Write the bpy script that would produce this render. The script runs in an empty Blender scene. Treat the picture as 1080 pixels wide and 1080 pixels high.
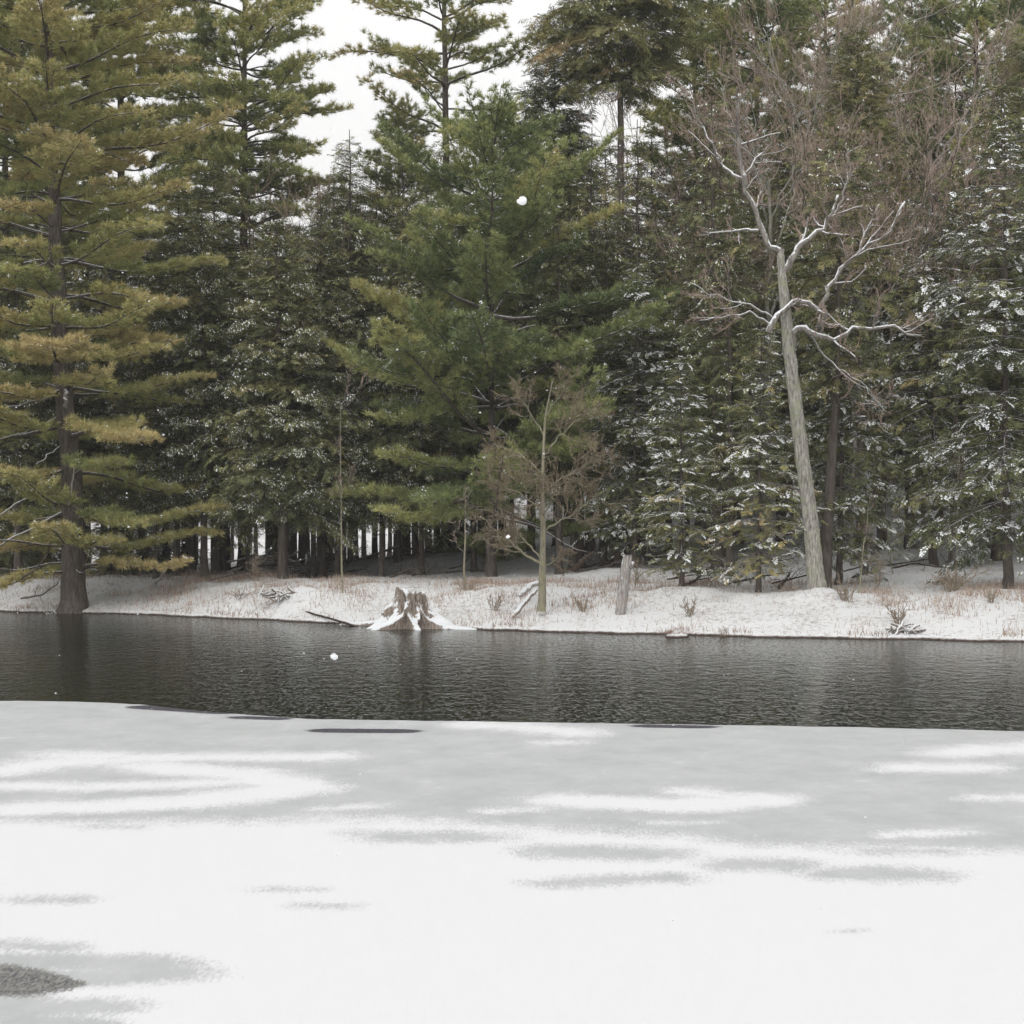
import bpy, math, random
import numpy as np
PI = math.pi
F, CX, HY, CH = 2270.0, 540.0, 560.0, 1.85      # focal length (px of a 1080 frame), centre, horizon row, eye height
sc = bpy.context.scene
col = sc.collection
def rng(s): return np.random.default_rng(s)
def wx(px, Y): return (px - CX) / F * Y
def wz(py, Y): return CH + (HY - py) / F * Y
def P(px, py, Y): return np.array([wx(px, Y), Y, wz(py, Y)])
def nrm(v): return v / np.maximum(np.linalg.norm(v, axis=-1, keepdims=True), 1e-9)

# ------------------------------------------------------------------ value noise (numpy)
_perm = rng(7).random((64, 64))
def vnoise(x, y):
    x = np.asarray(x, float); y = np.asarray(y, float)
    xi = np.floor(x).astype(int); yi = np.floor(y).astype(int)
    fx = x - xi; fy = y - yi
    fx = fx*fx*(3-2*fx); fy = fy*fy*(3-2*fy)
    g = lambda a, b: _perm[a % 64, b % 64]
    return (g(xi, yi)*(1-fx)*(1-fy) + g(xi+1, yi)*fx*(1-fy) + g(xi, yi+1)*(1-fx)*fy + g(xi+1, yi+1)*fx*fy)
def fbm(x, y, o=4):
    s = 0; a = 1; t = 0
    for i in range(o):
        s = s + a*vnoise(x*2**i + 17*i, y*2**i + 5*i); t += a; a *= .5
    return s/t - .5

# ------------------------------------------------------------------ terrain
SX = np.array([-80, -30, -11.75, -8.2, -4.67, -1.26, 1.04, 3.03, 5.84, 8.54, 20, 80])
SY = np.array([75, 56, 49.4, 47.7, 44.2, 40.8, 39.25, 38.2, 36.8, 35.9, 33, 22])
def shoreY(x): return np.interp(x, SX, SY) + .5*fbm(x*.9, x*0+3.3, 4) + .8*fbm(x*2.6, x*0+1.3, 4)
BUMPS = [(-5.9, 46.6, 1.3, .9, .20), (-4.85, 45.3, .8, .6, .34), (-3.9, 45.0, 1.4, .7, .16), (-.4, 43.0, 1.4, .6, .08), (3.3, 41.4, 1.1, .6, .12),
         (2.2, 47, 1.0, .7, .1), (-3.6, 54, 1.4, 1.0, .35), (-1.6, 53, 1.6, 1, .4), (-5.4, 55, 1.2, .9, .4), (.5, 52, 1.4, 1, .3), (5.6, 39.9, .5, .45, .14)]
def ground(x, y):
    x = np.asarray(x, float); y = np.asarray(y, float)
    d = y - shoreY(x)
    z = np.interp(d, [-30, -8, -1, -.06, .0, .10, 1.0, 3.2, 5], [-3, -1.6, -.35, -.05, .01, .055, .25, .66, .74])
    sel = 1/(1+np.exp(-(x - .5)/1.6))               # 0 left, 1 right (hill)
    left = np.interp(d, [5, 18, 24, 60, 110, 300], [0, .08, .15, 1.5, 6, 20])
    right = np.interp(d, [5, 12, 22, 34, 70, 300], [0, .45, 1.4, 4.2, 12, 40])
    z = z + np.where(d > 5, left*(1-sel) + right*sel, 0)
    amp = np.clip((d-.1)/1.5, 0, 1)
    z = z + amp*(.16*fbm(x*.7, y*.7, 4) + .07*fbm(x*3.1, y*3.1+9, 3) + .06*fbm(x*8, y*8+9, 3))
    z = z + np.where((d > .02) & (d < 1.5), .11*(fbm(x*2.2+7, y*.6, 4)+.08)*np.exp(-d/.5), 0)
    for bx, by, sx, sy, h in BUMPS:
        z = z + amp*h*np.exp(-((x-bx)/sx)**2 - ((y-by)/sy)**2)
    return z
def G(x, y): return float(ground(np.array([x]), np.array([y]))[0])

# ------------------------------------------------------------------ mesh accumulator
class Acc:
    def __init__(s): s.V = []; s.F = []; s.M = []; s.T = []; s.n = 0
    def add(s, V, Fc, mat=0, tint=.5):
        V = np.asarray(V, np.float32).reshape(-1, 3); Fc = np.asarray(Fc, np.int32).reshape(-1, 3)
        s.V.append(V); s.F.append(Fc + s.n); s.n += len(V)
        s.M.append(np.broadcast_to(np.asarray(mat, np.int32), (len(Fc),)))
        s.T.append(np.broadcast_to(np.asarray(tint, np.float32), (len(Fc),)))
    def mesh(s, name, mats, smooth=False):
        V = np.concatenate(s.V); Fc = np.concatenate(s.F)
        me = bpy.data.meshes.new(name)
        me.vertices.add(len(V)); me.vertices.foreach_set('co', V.ravel())
        me.loops.add(len(Fc)*3); me.loops.foreach_set('vertex_index', Fc.ravel())
        me.polygons.add(len(Fc)); me.polygons.foreach_set('loop_start', np.arange(0, len(Fc)*3, 3, dtype=np.int32))
        me.polygons.foreach_set('loop_total', np.full(len(Fc), 3, dtype=np.int32))
        for m in mats: me.materials.append(m)
        me.polygons.foreach_set('material_index', np.concatenate(s.M).astype(np.int32))
        me.polygons.foreach_set('use_smooth', np.full(len(Fc), smooth))
        a = me.attributes.new('tint', 'FLOAT', 'FACE'); a.data.foreach_set('value', np.concatenate(s.T).astype(np.float32))
        me.update(calc_edges=True)
        print('TRIS', name, len(Fc))
        return me
def obj(name, me, parent=None, loc=None, rotz=None):
    o = bpy.data.objects.new(name, me); col.objects.link(o)
    if parent is not None: o.parent = parent
    if loc is not None: o.location = loc
    if rotz is not None: o.rotation_euler = (0, 0, rotz)
    return o
def tag(o, label=None, cat=None, group=None, kind=None):
    if label: o['label'] = label
    if cat: o['category'] = cat
    if group: o['group'] = group
    if kind: o['kind'] = kind
    return o
def empty(name, loc=(0, 0, 0), rz=0, scale=1):
    o = bpy.data.objects.new(name, None); col.objects.link(o)
    o.empty_display_size = .2
    o.location = loc; o.rotation_euler = (0, 0, rz)
    o.scale = (scale,)*3 if np.isscalar(scale) else scale
    return o

def tubes(acc, paths, radii, sides=5, mat=0, tint=.5, cap=False):
    """paths (K,n,3), radii (K,n)"""
    paths = np.asarray(paths, float); radii = np.asarray(radii, float)
    if paths.ndim == 2: paths = paths[None]; radii = radii[None]
    K, n, _ = paths.shape
    T = nrm(np.gradient(paths, axis=1))
    ax = nrm(paths[:, -1] - paths[:, 0])
    ref = np.where(np.abs(ax[:, 2:3]) < .8, np.array([[0, 0, 1.]]), np.array([[1., 0, 0]]))
    N = nrm(np.cross(T, ref[:, None, :])); B = np.cross(N, T)
    a = np.arange(sides)/sides*2*PI
    V = paths[:, :, None] + radii[:, :, None, None]*(N[:, :, None]*np.cos(a)[None, None, :, None] + B[:, :, None]*np.sin(a)[None, None, :, None])
    i = np.arange(n-1)[:, None]*sides; j = np.arange(sides)[None]; k = (j+1) % sides
    q = np.stack([i+j, i+k, i+sides+k, i+sides+j], -1).reshape(-1, 4)
    tri = np.concatenate([q[:, [0, 1, 2]], q[:, [0, 2, 3]]])
    if cap:
        c = np.array([[(n-1)*sides, (n-1)*sides+m, (n-1)*sides+m+1] for m in range(1, sides-1)]); tri = np.concatenate([tri, c])
    Fc = tri[None] + (np.arange(K)*n*sides)[:, None, None]
    if not np.isscalar(tint): tint = np.repeat(tint, len(tri))
    acc.add(V, Fc, mat, tint)

def instance(acc, tmpl, pos, X, Z, scale, tint):
    """place a template at pos with local x along X, z near Z"""
    if len(pos) == 0: return
    V, Fc, M, dT = tmpl
    X = nrm(X); Y = nrm(np.cross(Z, X)); Z = np.cross(X, Y)
    R = np.stack([X, Y, Z], 1)                      # (K,3,3) rows
    W = np.einsum('nj,kji->kni', V, R)*scale[:, None, None] + pos[:, None]
    Fk = Fc[None] + (np.arange(len(pos))*len(V))[:, None, None]
    acc.add(W, Fk, np.tile(M, len(pos)), (tint[:, None] + dT[None]).ravel())

# ------------------------------------------------------------------ foliage units
def tri_needles(r, n, a0, a1, l0, l1, w, basex):
    V = []; Fc = []
    for i in range(n):
        th = math.radians(r.uniform(a0, a1)); ph = r.uniform(0, 2*PI)
        d = np.array([math.cos(th), math.sin(th)*math.cos(ph), math.sin(th)*math.sin(ph)*.8 + .12])
        b = np.array([r.uniform(0, basex), 0, 0]); l = r.uniform(l0, l1)
        s = nrm(np.cross(d, r.normal(size=3)))*w*.5
        k = len(V); V += [b - s, b + s, b + d*l]; Fc.append([k, k+1, k+2])
    return V, Fc
def pine_unit(seed, n=26, w=.012):
    r = rng(seed); V, Fc = tri_needles(r, n, 12, 78, .08, .13, w, .07)
    return np.array(V), np.array(Fc), np.zeros(n, int), r.uniform(-.12, .12, n)
def pine_snow(seed):
    V, Fc, M, T = pine_unit(seed, 24)
    r = rng(seed+5); V = list(V); Fc = list(Fc); M = list(M); T = list(T)
    for i in range(3):
        c = np.array([r.uniform(.02, .1), r.uniform(-.04, .04), r.uniform(.03, .06)]); k = len(V)
        V += [c+[-.018, 0, 0], c+[.0, -.012, .004], c+[.02, 0, .0], c+[0, .012, .006]]; Fc += [[k, k+1, k+2], [k, k+2, k+3]]; M += [1, 1]; T += [0, 0]
    return np.array(V), np.array(Fc), np.array(M), np.array(T)
def spray_unit(seed, snow=0, L=.30, side=.13, w=.021, k=6, pads=False):
    r = rng(seed); V = []; Fc = []; M = []; T = []
    def loz(b, d, l, w, z=0, m=0, t=0):
        up = np.array([0, 0, 1.]); s = nrm(np.cross(d, up) + r.normal(size=3)*.35)*w*.5
        kk = len(V); zz = np.array([0, 0, z])
        V.extend([b+zz, b + d*l*.5 - s + zz, b + d*l + zz + [0, 0, -.012], b + d*l*.5 + s + zz + [0, 0, z*.4]])
        Fc.extend([[kk, kk+1, kk+2], [kk, kk+2, kk+3]]); M.extend([m, m]); T.extend([t, t])
    strands = [(np.zeros(3), np.array([1, 0, -.1]), L)]
    for i in range(k):
        for sg in (-1, 1):
            f = (i + .3 + r.uniform(-.2, .2))/k
            a = math.radians(r.uniform(42, 62))*sg
            strands.append((np.array([f*L*.85, 0, -.02*f]), np.array([math.cos(a), math.sin(a), r.uniform(-.35, .1)]), side*(1.15 - f*.7)*r.uniform(.7, 1.1)))
    for b, d, l in strands:
        loz(b, nrm(d), l, w*r.uniform(.7, 1.3), 0, 0, r.uniform(-.12, .12))
        if snow and r.random() < snow:
            if pads: loz(b + d*l*r.uniform(.1, .35), nrm(d), l*r.uniform(.4, .7), w*1.3, .010, 1)
            else: loz(b + d*l*r.uniform(.2, .8), nrm(d), r.uniform(.03, .055), r.uniform(.02, .035), .012, 1)
    return np.array(V), np.array(Fc), np.array(M), np.array(T)
UNITS = {
 'pine': ([pine_unit(1), pine_unit(2), pine_unit(3)], [pine_snow(4), pine_snow(5)]),
 'hem': ([spray_unit(11), spray_unit(12), spray_unit(13)], [spray_unit(14, .3), spray_unit(15, .55)]),
 'fir': ([spray_unit(21, 0, .24, .09, .024, 5), spray_unit(22, 0, .24, .09, .024, 5)], [spray_unit(23, .7, .24, .09, .026, 5, True), spray_unit(24, 1.0, .24, .09, .028, 5, True)]),
}

# ------------------------------------------------------------------ materials
def new_mat(name):
    m = bpy.data.materials.new(name); m.use_nodes = True; nt = m.node_tree; nt.nodes.clear()
    return m, nt, nt.nodes, nt.links
def nd(ns, t, **kw):
    n = ns.new(t)
    for k, v in kw.items():
        if k in n.inputs.keys(): n.inputs[k].default_value = v
        else: setattr(n, k, v)
    return n
def ramp(ns, stops, interp='LINEAR'):
    n = ns.new('ShaderNodeValToRGB'); n.color_ramp.interpolation = interp; e = n.color_ramp.elements
    while len(e) < len(stops): e.new(.5)
    for i, (p, c) in enumerate(stops): e[i].position = p; e[i].color = (*c, 1) if len(c) == 3 else c
    return n
def math_n(ns, ln, op, a, b=None, c=None, clamp=False):
    n = ns.new('ShaderNodeMath'); n.operation = op; n.use_clamp = clamp
    for i, v in enumerate((a, b, c)):
        if v is None: continue
        if hasattr(v, 'links') or hasattr(v, 'is_output'): ln.new(v, n.inputs[i])
        else: n.inputs[i].default_value = v
    return n.outputs[0]
def mixc(ns, ln, f, a, b):
    n = ns.new('ShaderNodeMix'); n.data_type = 'RGBA'
    for s, v in ((n.inputs[0], f), (n.inputs[6], a), (n.inputs[7], b)):
        if hasattr(v, 'is_output'): ln.new(v, s)
        else: s.default_value = (*v, 1) if isinstance(v, tuple) and len(v) == 3 else v
    return n.outputs[2]

def needle_mat(name, stops, trans=.25):
    m, nt, ns, ln = new_mat(name)
    at = nd(ns, 'ShaderNodeAttribute', attribute_name='tint')
    oi = ns.new('ShaderNodeObjectInfo')
    v = math_n(ns, ln, 'MULTIPLY_ADD', oi.outputs['Random'], .16, at.outputs['Fac'])
    v = math_n(ns, ln, 'SUBTRACT', v, .08)
    cr = ramp(ns, stops); ln.new(v, cr.inputs[0])
    d = ns.new('ShaderNodeBsdfDiffuse'); ln.new(cr.outputs[0], d.inputs[0])
    o = ns.new('ShaderNodeOutputMaterial'); ln.new(d.outputs[0], o.inputs[0])
    return m
PINE = needle_mat('pine_needles', [(0, (.12, .165, .085)), (.35, (.23, .275, .12)), (.6, (.39, .41, .17)), (.8, (.50, .46, .20)), (1, (.56, .46, .23))])
HEM = needle_mat('hemlock_needles', [(0, (.09, .108, .058)), (.4, (.205, .218, .108)), (.7, (.36, .345, .155)), (1, (.48, .35, .19))])
m, nt, ns, ln = new_mat('snow_on_needles')
d = nd(ns, 'ShaderNodeBsdfDiffuse', Color=(.86, .88, .90, 1)); o = ns.new('ShaderNodeOutputMaterial'); ln.new(d.outputs[0], o.inputs[0]); FLECK = m

def bark_mat(name, c1, c2, T=1.1, lichen=None, scale=1.0, bump=.6):
    """rough bark; settled snow where the surface faces up"""
    m, nt, ns, ln = new_mat(name)
    tc = ns.new('ShaderNodeNewGeometry')
    mp = nd(ns, 'ShaderNodeMapping', Scale=(9*scale, 9*scale, 1.8*scale)); ln.new(tc.outputs['Position'], mp.inputs[0])
    n1 = nd(ns, 'ShaderNodeTexNoise', Scale=2.2, Detail=6.0, Roughness=.65); ln.new(mp.outputs[0], n1.inputs['Vector'])
    cr = ramp(ns, [(.3, c1), (.7, c2)]); ln.new(n1.outputs[0], cr.inputs[0])
    c = cr.outputs[0]
    if lichen:
        n3 = nd(ns, 'ShaderNodeTexNoise', Scale=5.5, Detail=5.0, Roughness=.7); ln.new(tc.outputs['Position'], n3.inputs['Vector'])
        lr = ramp(ns, [(.50, (0, 0, 0)), (.60, (1, 1, 1))]); ln.new(n3.outputs[0], lr.inputs[0])
        c = mixc(ns, ln, math_n(ns, ln, 'MULTIPLY', lr.outputs[0], .75), c, lichen)
    n2 = nd(ns, 'ShaderNodeTexNoise', Scale=14.0, Detail=3.0); ln.new(tc.outputs['Position'], n2.inputs['Vector'])
    sx = ns.new('ShaderNodeSeparateXYZ'); ln.new(tc.outputs['Normal'], sx.inputs[0])
    k = math_n(ns, ln, 'MULTIPLY_ADD', n2.outputs[0], .9, sx.outputs[2])
    k = math_n(ns, ln, 'SUBTRACT', k, T)
    k = math_n(ns, ln, 'MULTIPLY', k, 7.0, clamp=True)
    c = mixc(ns, ln, k, c, (.84, .86, .88))
    b = nd(ns, 'ShaderNodeBump', Strength=bump, Distance=.03); ln.new(n1.outputs[0], b.inputs['Height'])
    p = nd(ns, 'ShaderNodeBsdfPrincipled', Roughness=.9); ln.new(c, p.inputs['Base Color']); ln.new(b.outputs[0], p.inputs['Normal'])
    p.inputs['Specular IOR Level'].default_value = .15
    o = ns.new('ShaderNodeOutputMaterial'); ln.new(p.outputs[0], o.inputs[0])
    return m
BARK = bark_mat('conifer_bark', (.045, .038, .032), (.17, .145, .125), 1.35)
LIMB = bark_mat('limb_bark', (.06, .05, .042), (.17, .14, .12), 1.2)
PALELIMB = bark_mat('snow_lined_bark', (.11, .10, .088), (.40, .37, .33), .74, bump=1.0)
LIMBDRY = bark_mat('dry_limb_bark', (.035, .028, .022), (.11, .09, .07), 1.62)
PALE = bark_mat('pale_bark', (.10, .095, .085), (.62, .59, .53), .96, lichen=(.34, .36, .24), bump=1.6, scale=1.5)
TWIG = bark_mat('reddish_twigs', (.27, .20, .155), (.48, .375, .31), 1.35)
TWIGPALE = bark_mat('pale_twigs', (.20, .17, .145), (.42, .38, .34), 1.2)
STUMPM = bark_mat('weathered_wood', (.09, .068, .055), (.50, .43, .37), .74, bump=1.0, scale=1.6)
SNAGM = bark_mat('bleached_wood', (.16, .135, .12), (.58, .55, .52), .66, bump=.8, scale=1.5)
DARKWOOD = bark_mat('wet_dark_wood', (.03, .022, .018), (.11, .08, .06), 1.3)

# ground
m, nt, ns, ln = new_mat('snowy_ground'); GROUND = m
ge = ns.new('ShaderNodeNewGeometry'); sp = ns.new('ShaderNodeSeparateXYZ'); ln.new(ge.outputs['Position'], sp.inputs[0])
n1 = nd(ns, 'ShaderNodeTexNoise', Scale=.9, Detail=6.0, Roughness=.6); ln.new(ge.outputs['Position'], n1.inputs['Vector'])
n2 = nd(ns, 'ShaderNodeTexNoise', Scale=11.0, Detail=5.0, Roughness=.7); ln.new(ge.outputs['Position'], n2.inputs['Vector'])
n3 = nd(ns, 'ShaderNodeTexNoise', Scale=45.0, Detail=3.0, Roughness=.7); ln.new(ge.outputs['Position'], n3.inputs['Vector'])
lit = math_n(ns, ln, 'MULTIPLY_ADD', n1.outputs[0], .6, math_n(ns, ln, 'MULTIPLY', n2.outputs[0], .9))
lit = math_n(ns, ln, 'MULTIPLY_ADD', n3.outputs[0], .35, lit)
lit = math_n(ns, ln, 'MULTIPLY', math_n(ns, ln, 'SUBTRACT', lit, .945), 6.0, clamp=True)
wet = ramp(ns, [(.0, (1, 1, 1)), (.028, (1, 1, 1)), (.05, (0, 0, 0))])
ln.new(math_n(ns, ln, 'MULTIPLY_ADD', n2.outputs[0], .06, math_n(ns, ln, 'SUBTRACT', sp.outputs[2], .02)), wet.inputs[0])
soilc = mixc(ns, ln, n2.outputs[0], (.025, .018, .014), (.13, .09, .072))
c = mixc(ns, ln, math_n(ns, ln, 'MULTIPLY', lit, .75), (.74, .745, .75), (.27, .21, .175))
c = mixc(ns, ln, wet.outputs[0], c, soilc)
b = nd(ns, 'ShaderNodeBump', Strength=.7, Distance=.05); ln.new(n2.outputs[0], b.inputs['Height'])
p = nd(ns, 'ShaderNodeBsdfPrincipled', Roughness=.85); p.inputs['Specular IOR Level'].default_value = .2
ln.new(c, p.inputs['Base Color']); ln.new(b.outputs[0], p.inputs['Normal'])
o = ns.new('ShaderNodeOutputMaterial'); ln.new(p.outputs[0], o.inputs[0])

# water
m, nt, ns, ln = new_mat('pond_water'); WATER = m
ge = ns.new('ShaderNodeNewGeometry')
mp1 = nd(ns, 'ShaderNodeMapping', Scale=(1, .45, 1)); ln.new(ge.outputs['Position'], mp1.inputs[0])
mp2 = nd(ns, 'ShaderNodeMapping', Scale=(1, .30, 1)); ln.new(ge.outputs['Position'], mp2.inputs[0])
w1 = nd(ns, 'ShaderNodeTexNoise', Scale=5.0, Detail=3.0, Roughness=.6); ln.new(mp1.outputs[0], w1.inputs['Vector'])
w2 = nd(ns, 'ShaderNodeTexNoise', Scale=19.0, Detail=2.0, Roughness=.6); ln.new(mp2.outputs[0], w2.inputs['Vector'])
w3 = nd(ns, 'ShaderNodeTexNoise', Scale=.22, Detail=3.0); ln.new(ge.outputs['Position'], w3.inputs['Vector'])
pk = math_n(ns, ln, 'MULTIPLY', math_n(ns, ln, 'SUBTRACT', w2.outputs[0], .54), 6.0, clamp=True)
st = ramp(ns, [(.38, (.25,)*3), (.62, (1,)*3)]); ln.new(w3.outputs[0], st.inputs[0])
h = math_n(ns, ln, 'MULTIPLY_ADD', math_n(ns, ln, 'MULTIPLY', pk, st.outputs[0]), .42, math_n(ns, ln, 'MULTIPLY', w1.outputs[0], .50))
b = nd(ns, 'ShaderNodeBump', Distance=.05, Strength=.58); ln.new(h, b.inputs['Height'])
gl = nd(ns, 'ShaderNodeBsdfGlossy', Roughness=.07); gl.inputs[0].default_value = (.66, .67, .655, 1); ln.new(b.outputs[0], gl.inputs['Normal'])
df = nd(ns, 'ShaderNodeBsdfDiffuse', Color=(.012, .014, .011, 1)); fr = nd(ns, 'ShaderNodeFresnel', IOR=1.33); ln.new(b.outputs[0], fr.inputs['Normal'])
ms = ns.new('ShaderNodeMixShader'); ln.new(fr.outputs[0], ms.inputs[0]); ln.new(df.outputs[0], ms.inputs[1]); ln.new(gl.outputs[0], ms.inputs[2])
o = ns.new('ShaderNodeOutputMaterial'); ln.new(ms.outputs[0], o.inputs[0])

# ice
m, nt, ns, ln = new_mat('snowy_ice'); ICE = m
ge = ns.new('ShaderNodeNewGeometry')
a1 = nd(ns, 'ShaderNodeAttribute', attribute_name='snow'); a2 = nd(ns, 'ShaderNodeAttribute', attribute_name='melt')
mp0 = nd(ns, 'ShaderNodeMapping', Scale=(1, .22, 1)); ln.new(ge.outputs['Position'], mp0.inputs[0])
n1 = nd(ns, 'ShaderNodeTexNoise', Scale=75.0, Detail=3.0, Roughness=.75); ln.new(mp0.outputs[0], n1.inputs['Vector'])
mp1 = nd(ns, 'ShaderNodeMapping', Scale=(1, .45, 1)); ln.new(ge.outputs['Position'], mp1.inputs[0])
n2 = nd(ns, 'ShaderNodeTexNoise', Scale=1.6, Detail=5.0, Roughness=.6); ln.new(mp1.outputs[0], n2.inputs['Vector'])
n3 = nd(ns, 'ShaderNodeTexNoise', Scale=5.0, Detail=5.0, Roughness=.7); ln.new(mp1.outputs[0], n3.inputs['Vector'])
s = math_n(ns, ln, 'MULTIPLY_ADD', math_n(ns, ln, 'SUBTRACT', n1.outputs[0], .5), 4.6, a1.outputs['Fac'])
s = math_n(ns, ln, 'MULTIPLY_ADD', math_n(ns, ln, 'SUBTRACT', n3.outputs[0], .5), 2.6, s)
s = math_n(ns, ln, 'MULTIPLY_ADD', s, .6, .5, clamp=True)
n5 = nd(ns, 'ShaderNodeTexNoise', Scale=1.0, Detail=7.0, Roughness=.75); mp5 = nd(ns, 'ShaderNodeMapping', Scale=(2.2, 1.2, 1)); ln.new(ge.outputs['Position'], mp5.inputs[0]); ln.new(mp5.outputs[0], n5.inputs['Vector'])
spk = math_n(ns, ln, 'MULTIPLY', math_n(ns, ln, 'SUBTRACT', n5.outputs[0], .60), 5.0, clamp=True)
s = math_n(ns, ln, 'MULTIPLY_ADD', spk, .55, s)
icec = mixc(ns, ln, math_n(ns, ln, 'MULTIPLY_ADD', math_n(ns, ln, 'SUBTRACT', n5.outputs[0], .5), 3.0, n2.outputs[0], clamp=True), (.39, .402, .402), (.475, .485, .485))
c = mixc(ns, ln, s, icec, (.675, .675, .685))
mf = math_n(ns, ln, 'MULTIPLY_ADD', math_n(ns, ln, 'SUBTRACT', n1.outputs[0], .5), 2.2, a2.outputs['Fac'])
mf = math_n(ns, ln, 'MULTIPLY_ADD', mf, 3.0, .5, clamp=True)
a3 = nd(ns, 'ShaderNodeAttribute', attribute_name='slush')
sl = math_n(ns, ln, 'MULTIPLY_ADD', math_n(ns, ln, 'SUBTRACT', n1.outputs[0], .5), 6.0, a3.outputs['Fac'])
sl = math_n(ns, ln, 'MULTIPLY', sl, .6, clamp=True)
c = mixc(ns, ln, mf, c, mixc(ns, ln, sl, (.035, .03, .045), (.24, .24, .22)))
b = nd(ns, 'ShaderNodeBump', Strength=.25, Distance=.01); ln.new(n1.outputs[0], b.inputs['Height'])
p = nd(ns, 'ShaderNodeBsdfPrincipled', Roughness=.7); p.inputs['Specular IOR Level'].default_value = .2
ln.new(c, p.inputs['Base Color']); ln.new(b.outputs[0], p.inputs['Normal'])
o = ns.new('ShaderNodeOutputMaterial'); ln.new(p.outputs[0], o.inputs[0])

m, nt, ns, ln = new_mat('dead_grass'); GRASS = m
at = nd(ns, 'ShaderNodeAttribute', attribute_name='tint')
cr = ramp(ns, [(0, (.24, .15, .115)), (.5, (.42, .33, .27)), (1, (.60, .53, .45))]); ln.new(at.outputs['Fac'], cr.inputs[0])
d = ns.new('ShaderNodeBsdfDiffuse'); ln.new(cr.outputs[0], d.inputs[0]); o = ns.new('ShaderNodeOutputMaterial'); ln.new(d.outputs[0], o.inputs[0])

# ------------------------------------------------------------------ setting
def grid_mesh(name, X, Y, Z, mat, attrs=None):
    ny, nx = X.shape
    V = np.stack([X, Y, Z], -1).reshape(-1, 3).astype(np.float32)
    i = (np.arange(ny-1)[:, None]*nx + np.arange(nx-1)[None]).ravel()
    q = np.stack([i, i+1, i+nx+1, i+nx], -1).astype(np.int32)
    me = bpy.data.meshes.new(name)
    me.vertices.add(len(V)); me.vertices.foreach_set('co', V.ravel())
    me.loops.add(q.size); me.loops.foreach_set('vertex_index', q.ravel())
    me.polygons.add(len(q)); me.polygons.foreach_set('loop_start', np.arange(0, q.size, 4, dtype=np.int32))
    me.polygons.foreach_set('loop_total', np.full(len(q), 4, dtype=np.int32))
    me.polygons.foreach_set('use_smooth', np.full(len(q), True)); me.materials.append(mat)
    for k, a in (attrs or {}).items():
        t = me.attributes.new(k, 'FLOAT', 'POINT'); t.data.foreach_set('value', a.ravel().astype(np.float32))
    me.update(calc_edges=True)
    return me
xs = np.concatenate([[-600, -300, -150, -80, -50, -35, -25, -19], np.arange(-15, 15.01, .11), [19, 25, 35, 50, 80, 150, 300, 600]])
ds = np.concatenate([[-600, -200, -80, -40, -20, -10, -5, -2, -1, -.5, -.2, -.1, -.04, 0, .03, .06, .09], np.arange(.13, 8, .11), np.arange(8.2, 26, .35), np.arange(27, 60, 2.), [65, 75, 90, 110, 140, 200, 350, 700]])
X, D = np.meshgrid(xs, ds); Yg = D + shoreY(X)
tag(obj('ground', grid_mesh('ground', X, Yg, ground(X, Yg), GROUND)), kind='structure')
wxs = np.array([-600, -200, 200, 600.]); wys = np.array([-600, -100, 150, 300.])
X, Yg = np.meshgrid(wxs, wys); tag(obj('pond_water', grid_mesh('pond_water', X, Yg, X*0, WATER)), kind='structure')

IPX = [-400, 0, 80, 150, 200, 270, 330, 500, 640, 900, 1080, 1500]; IPY = [738, 742, 743, 746, 752, 758, 762, 764, 766.5, 770, 775, 790]
iY = np.array([CH*F/(p-HY) for p in IPY]); iX = np.array([(a-CX)/F*b for a, b in zip(IPX, iY)])
def iceY(x): return np.interp(x, iX, iY) + .10*fbm(x*1.3, x*0+8.8, 4) + .09*fbm(x*7, x*0+2.8, 3)
# rows stored as distance from the ice rim; drifts of snow are given as strokes over the ice
def segd(px, py, pts, ax=.16):
    d = np.full(px.shape, 1e9)
    for (x0, y0), (x1, y1) in zip(pts[:-1], pts[1:]):
        ux, uy = (x1-x0)*ax, y1-y0; l = ux*ux+uy*uy
        t = np.clip(((px-x0)*ax*ux + (py-y0)*uy)/max(l, 1e-9), 0, 1)
        d = np.minimum(d, np.hypot((px-x0)*ax - t*ux, py-y0 - t*uy))
    return d
DRIFT = [([(75, 802), (200, 804), (355, 802)], 4.2), ([(0, 819), (60, 811), (180, 805)], 5), ([(180, 815), (270, 822), (325, 835), (285, 843), (200, 851), (100, 856), (0, 858)], 6.5),
         ([(0, 834), (80, 835), (190, 833), (280, 829)], 4), ([(490, 768), (540, 770), (600, 776)], 4.2), ([(570, 787), (600, 787)], 1.6),
         ([(610, 850), (700, 854), (805, 849)], 7), ([(735, 841), (790, 848)], 4), ([(1012, 798), (1090, 792)], 5.5), ([(960, 815), (1040, 815)], 4.5), ([(1030, 846), (1090, 847)], 2.5),
         ([(950, 887), (1010, 885)], 3.5), ([(360, 860), (400, 857)], 2), ([(520, 862), (580, 858)], 1.2), ([(690, 872), (740, 872)], 1)]
BARE = [([(400, 887), (500, 887)], 5.5), ([(585, 903), (690, 907)], 7.5), ([(585, 937), (700, 932)], 5), ([(785, 919), (835, 920)], 6.5), ([(900, 929), (970, 930)], 7), ([(930, 905), (1000, 905)], 3.5),
        ([(100, 878), (140, 878)], 1.3), ([(283, 944), (318, 944)], 1.6), ([(328, 962), (355, 962)], 1.2), ([(10, 955), (75, 955)], 3), ([(0, 1003), (60, 1007)], 5), ([(20, 1022), (150, 1025)], 10), ([(100, 1040), (170, 1036)], 10), ([(0, 1062), (40, 1075), (100, 1070)], 9), ([(0, 1086), (60, 1092)], 12),
        ([(890, 989), (895, 989)], .8)]
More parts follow.
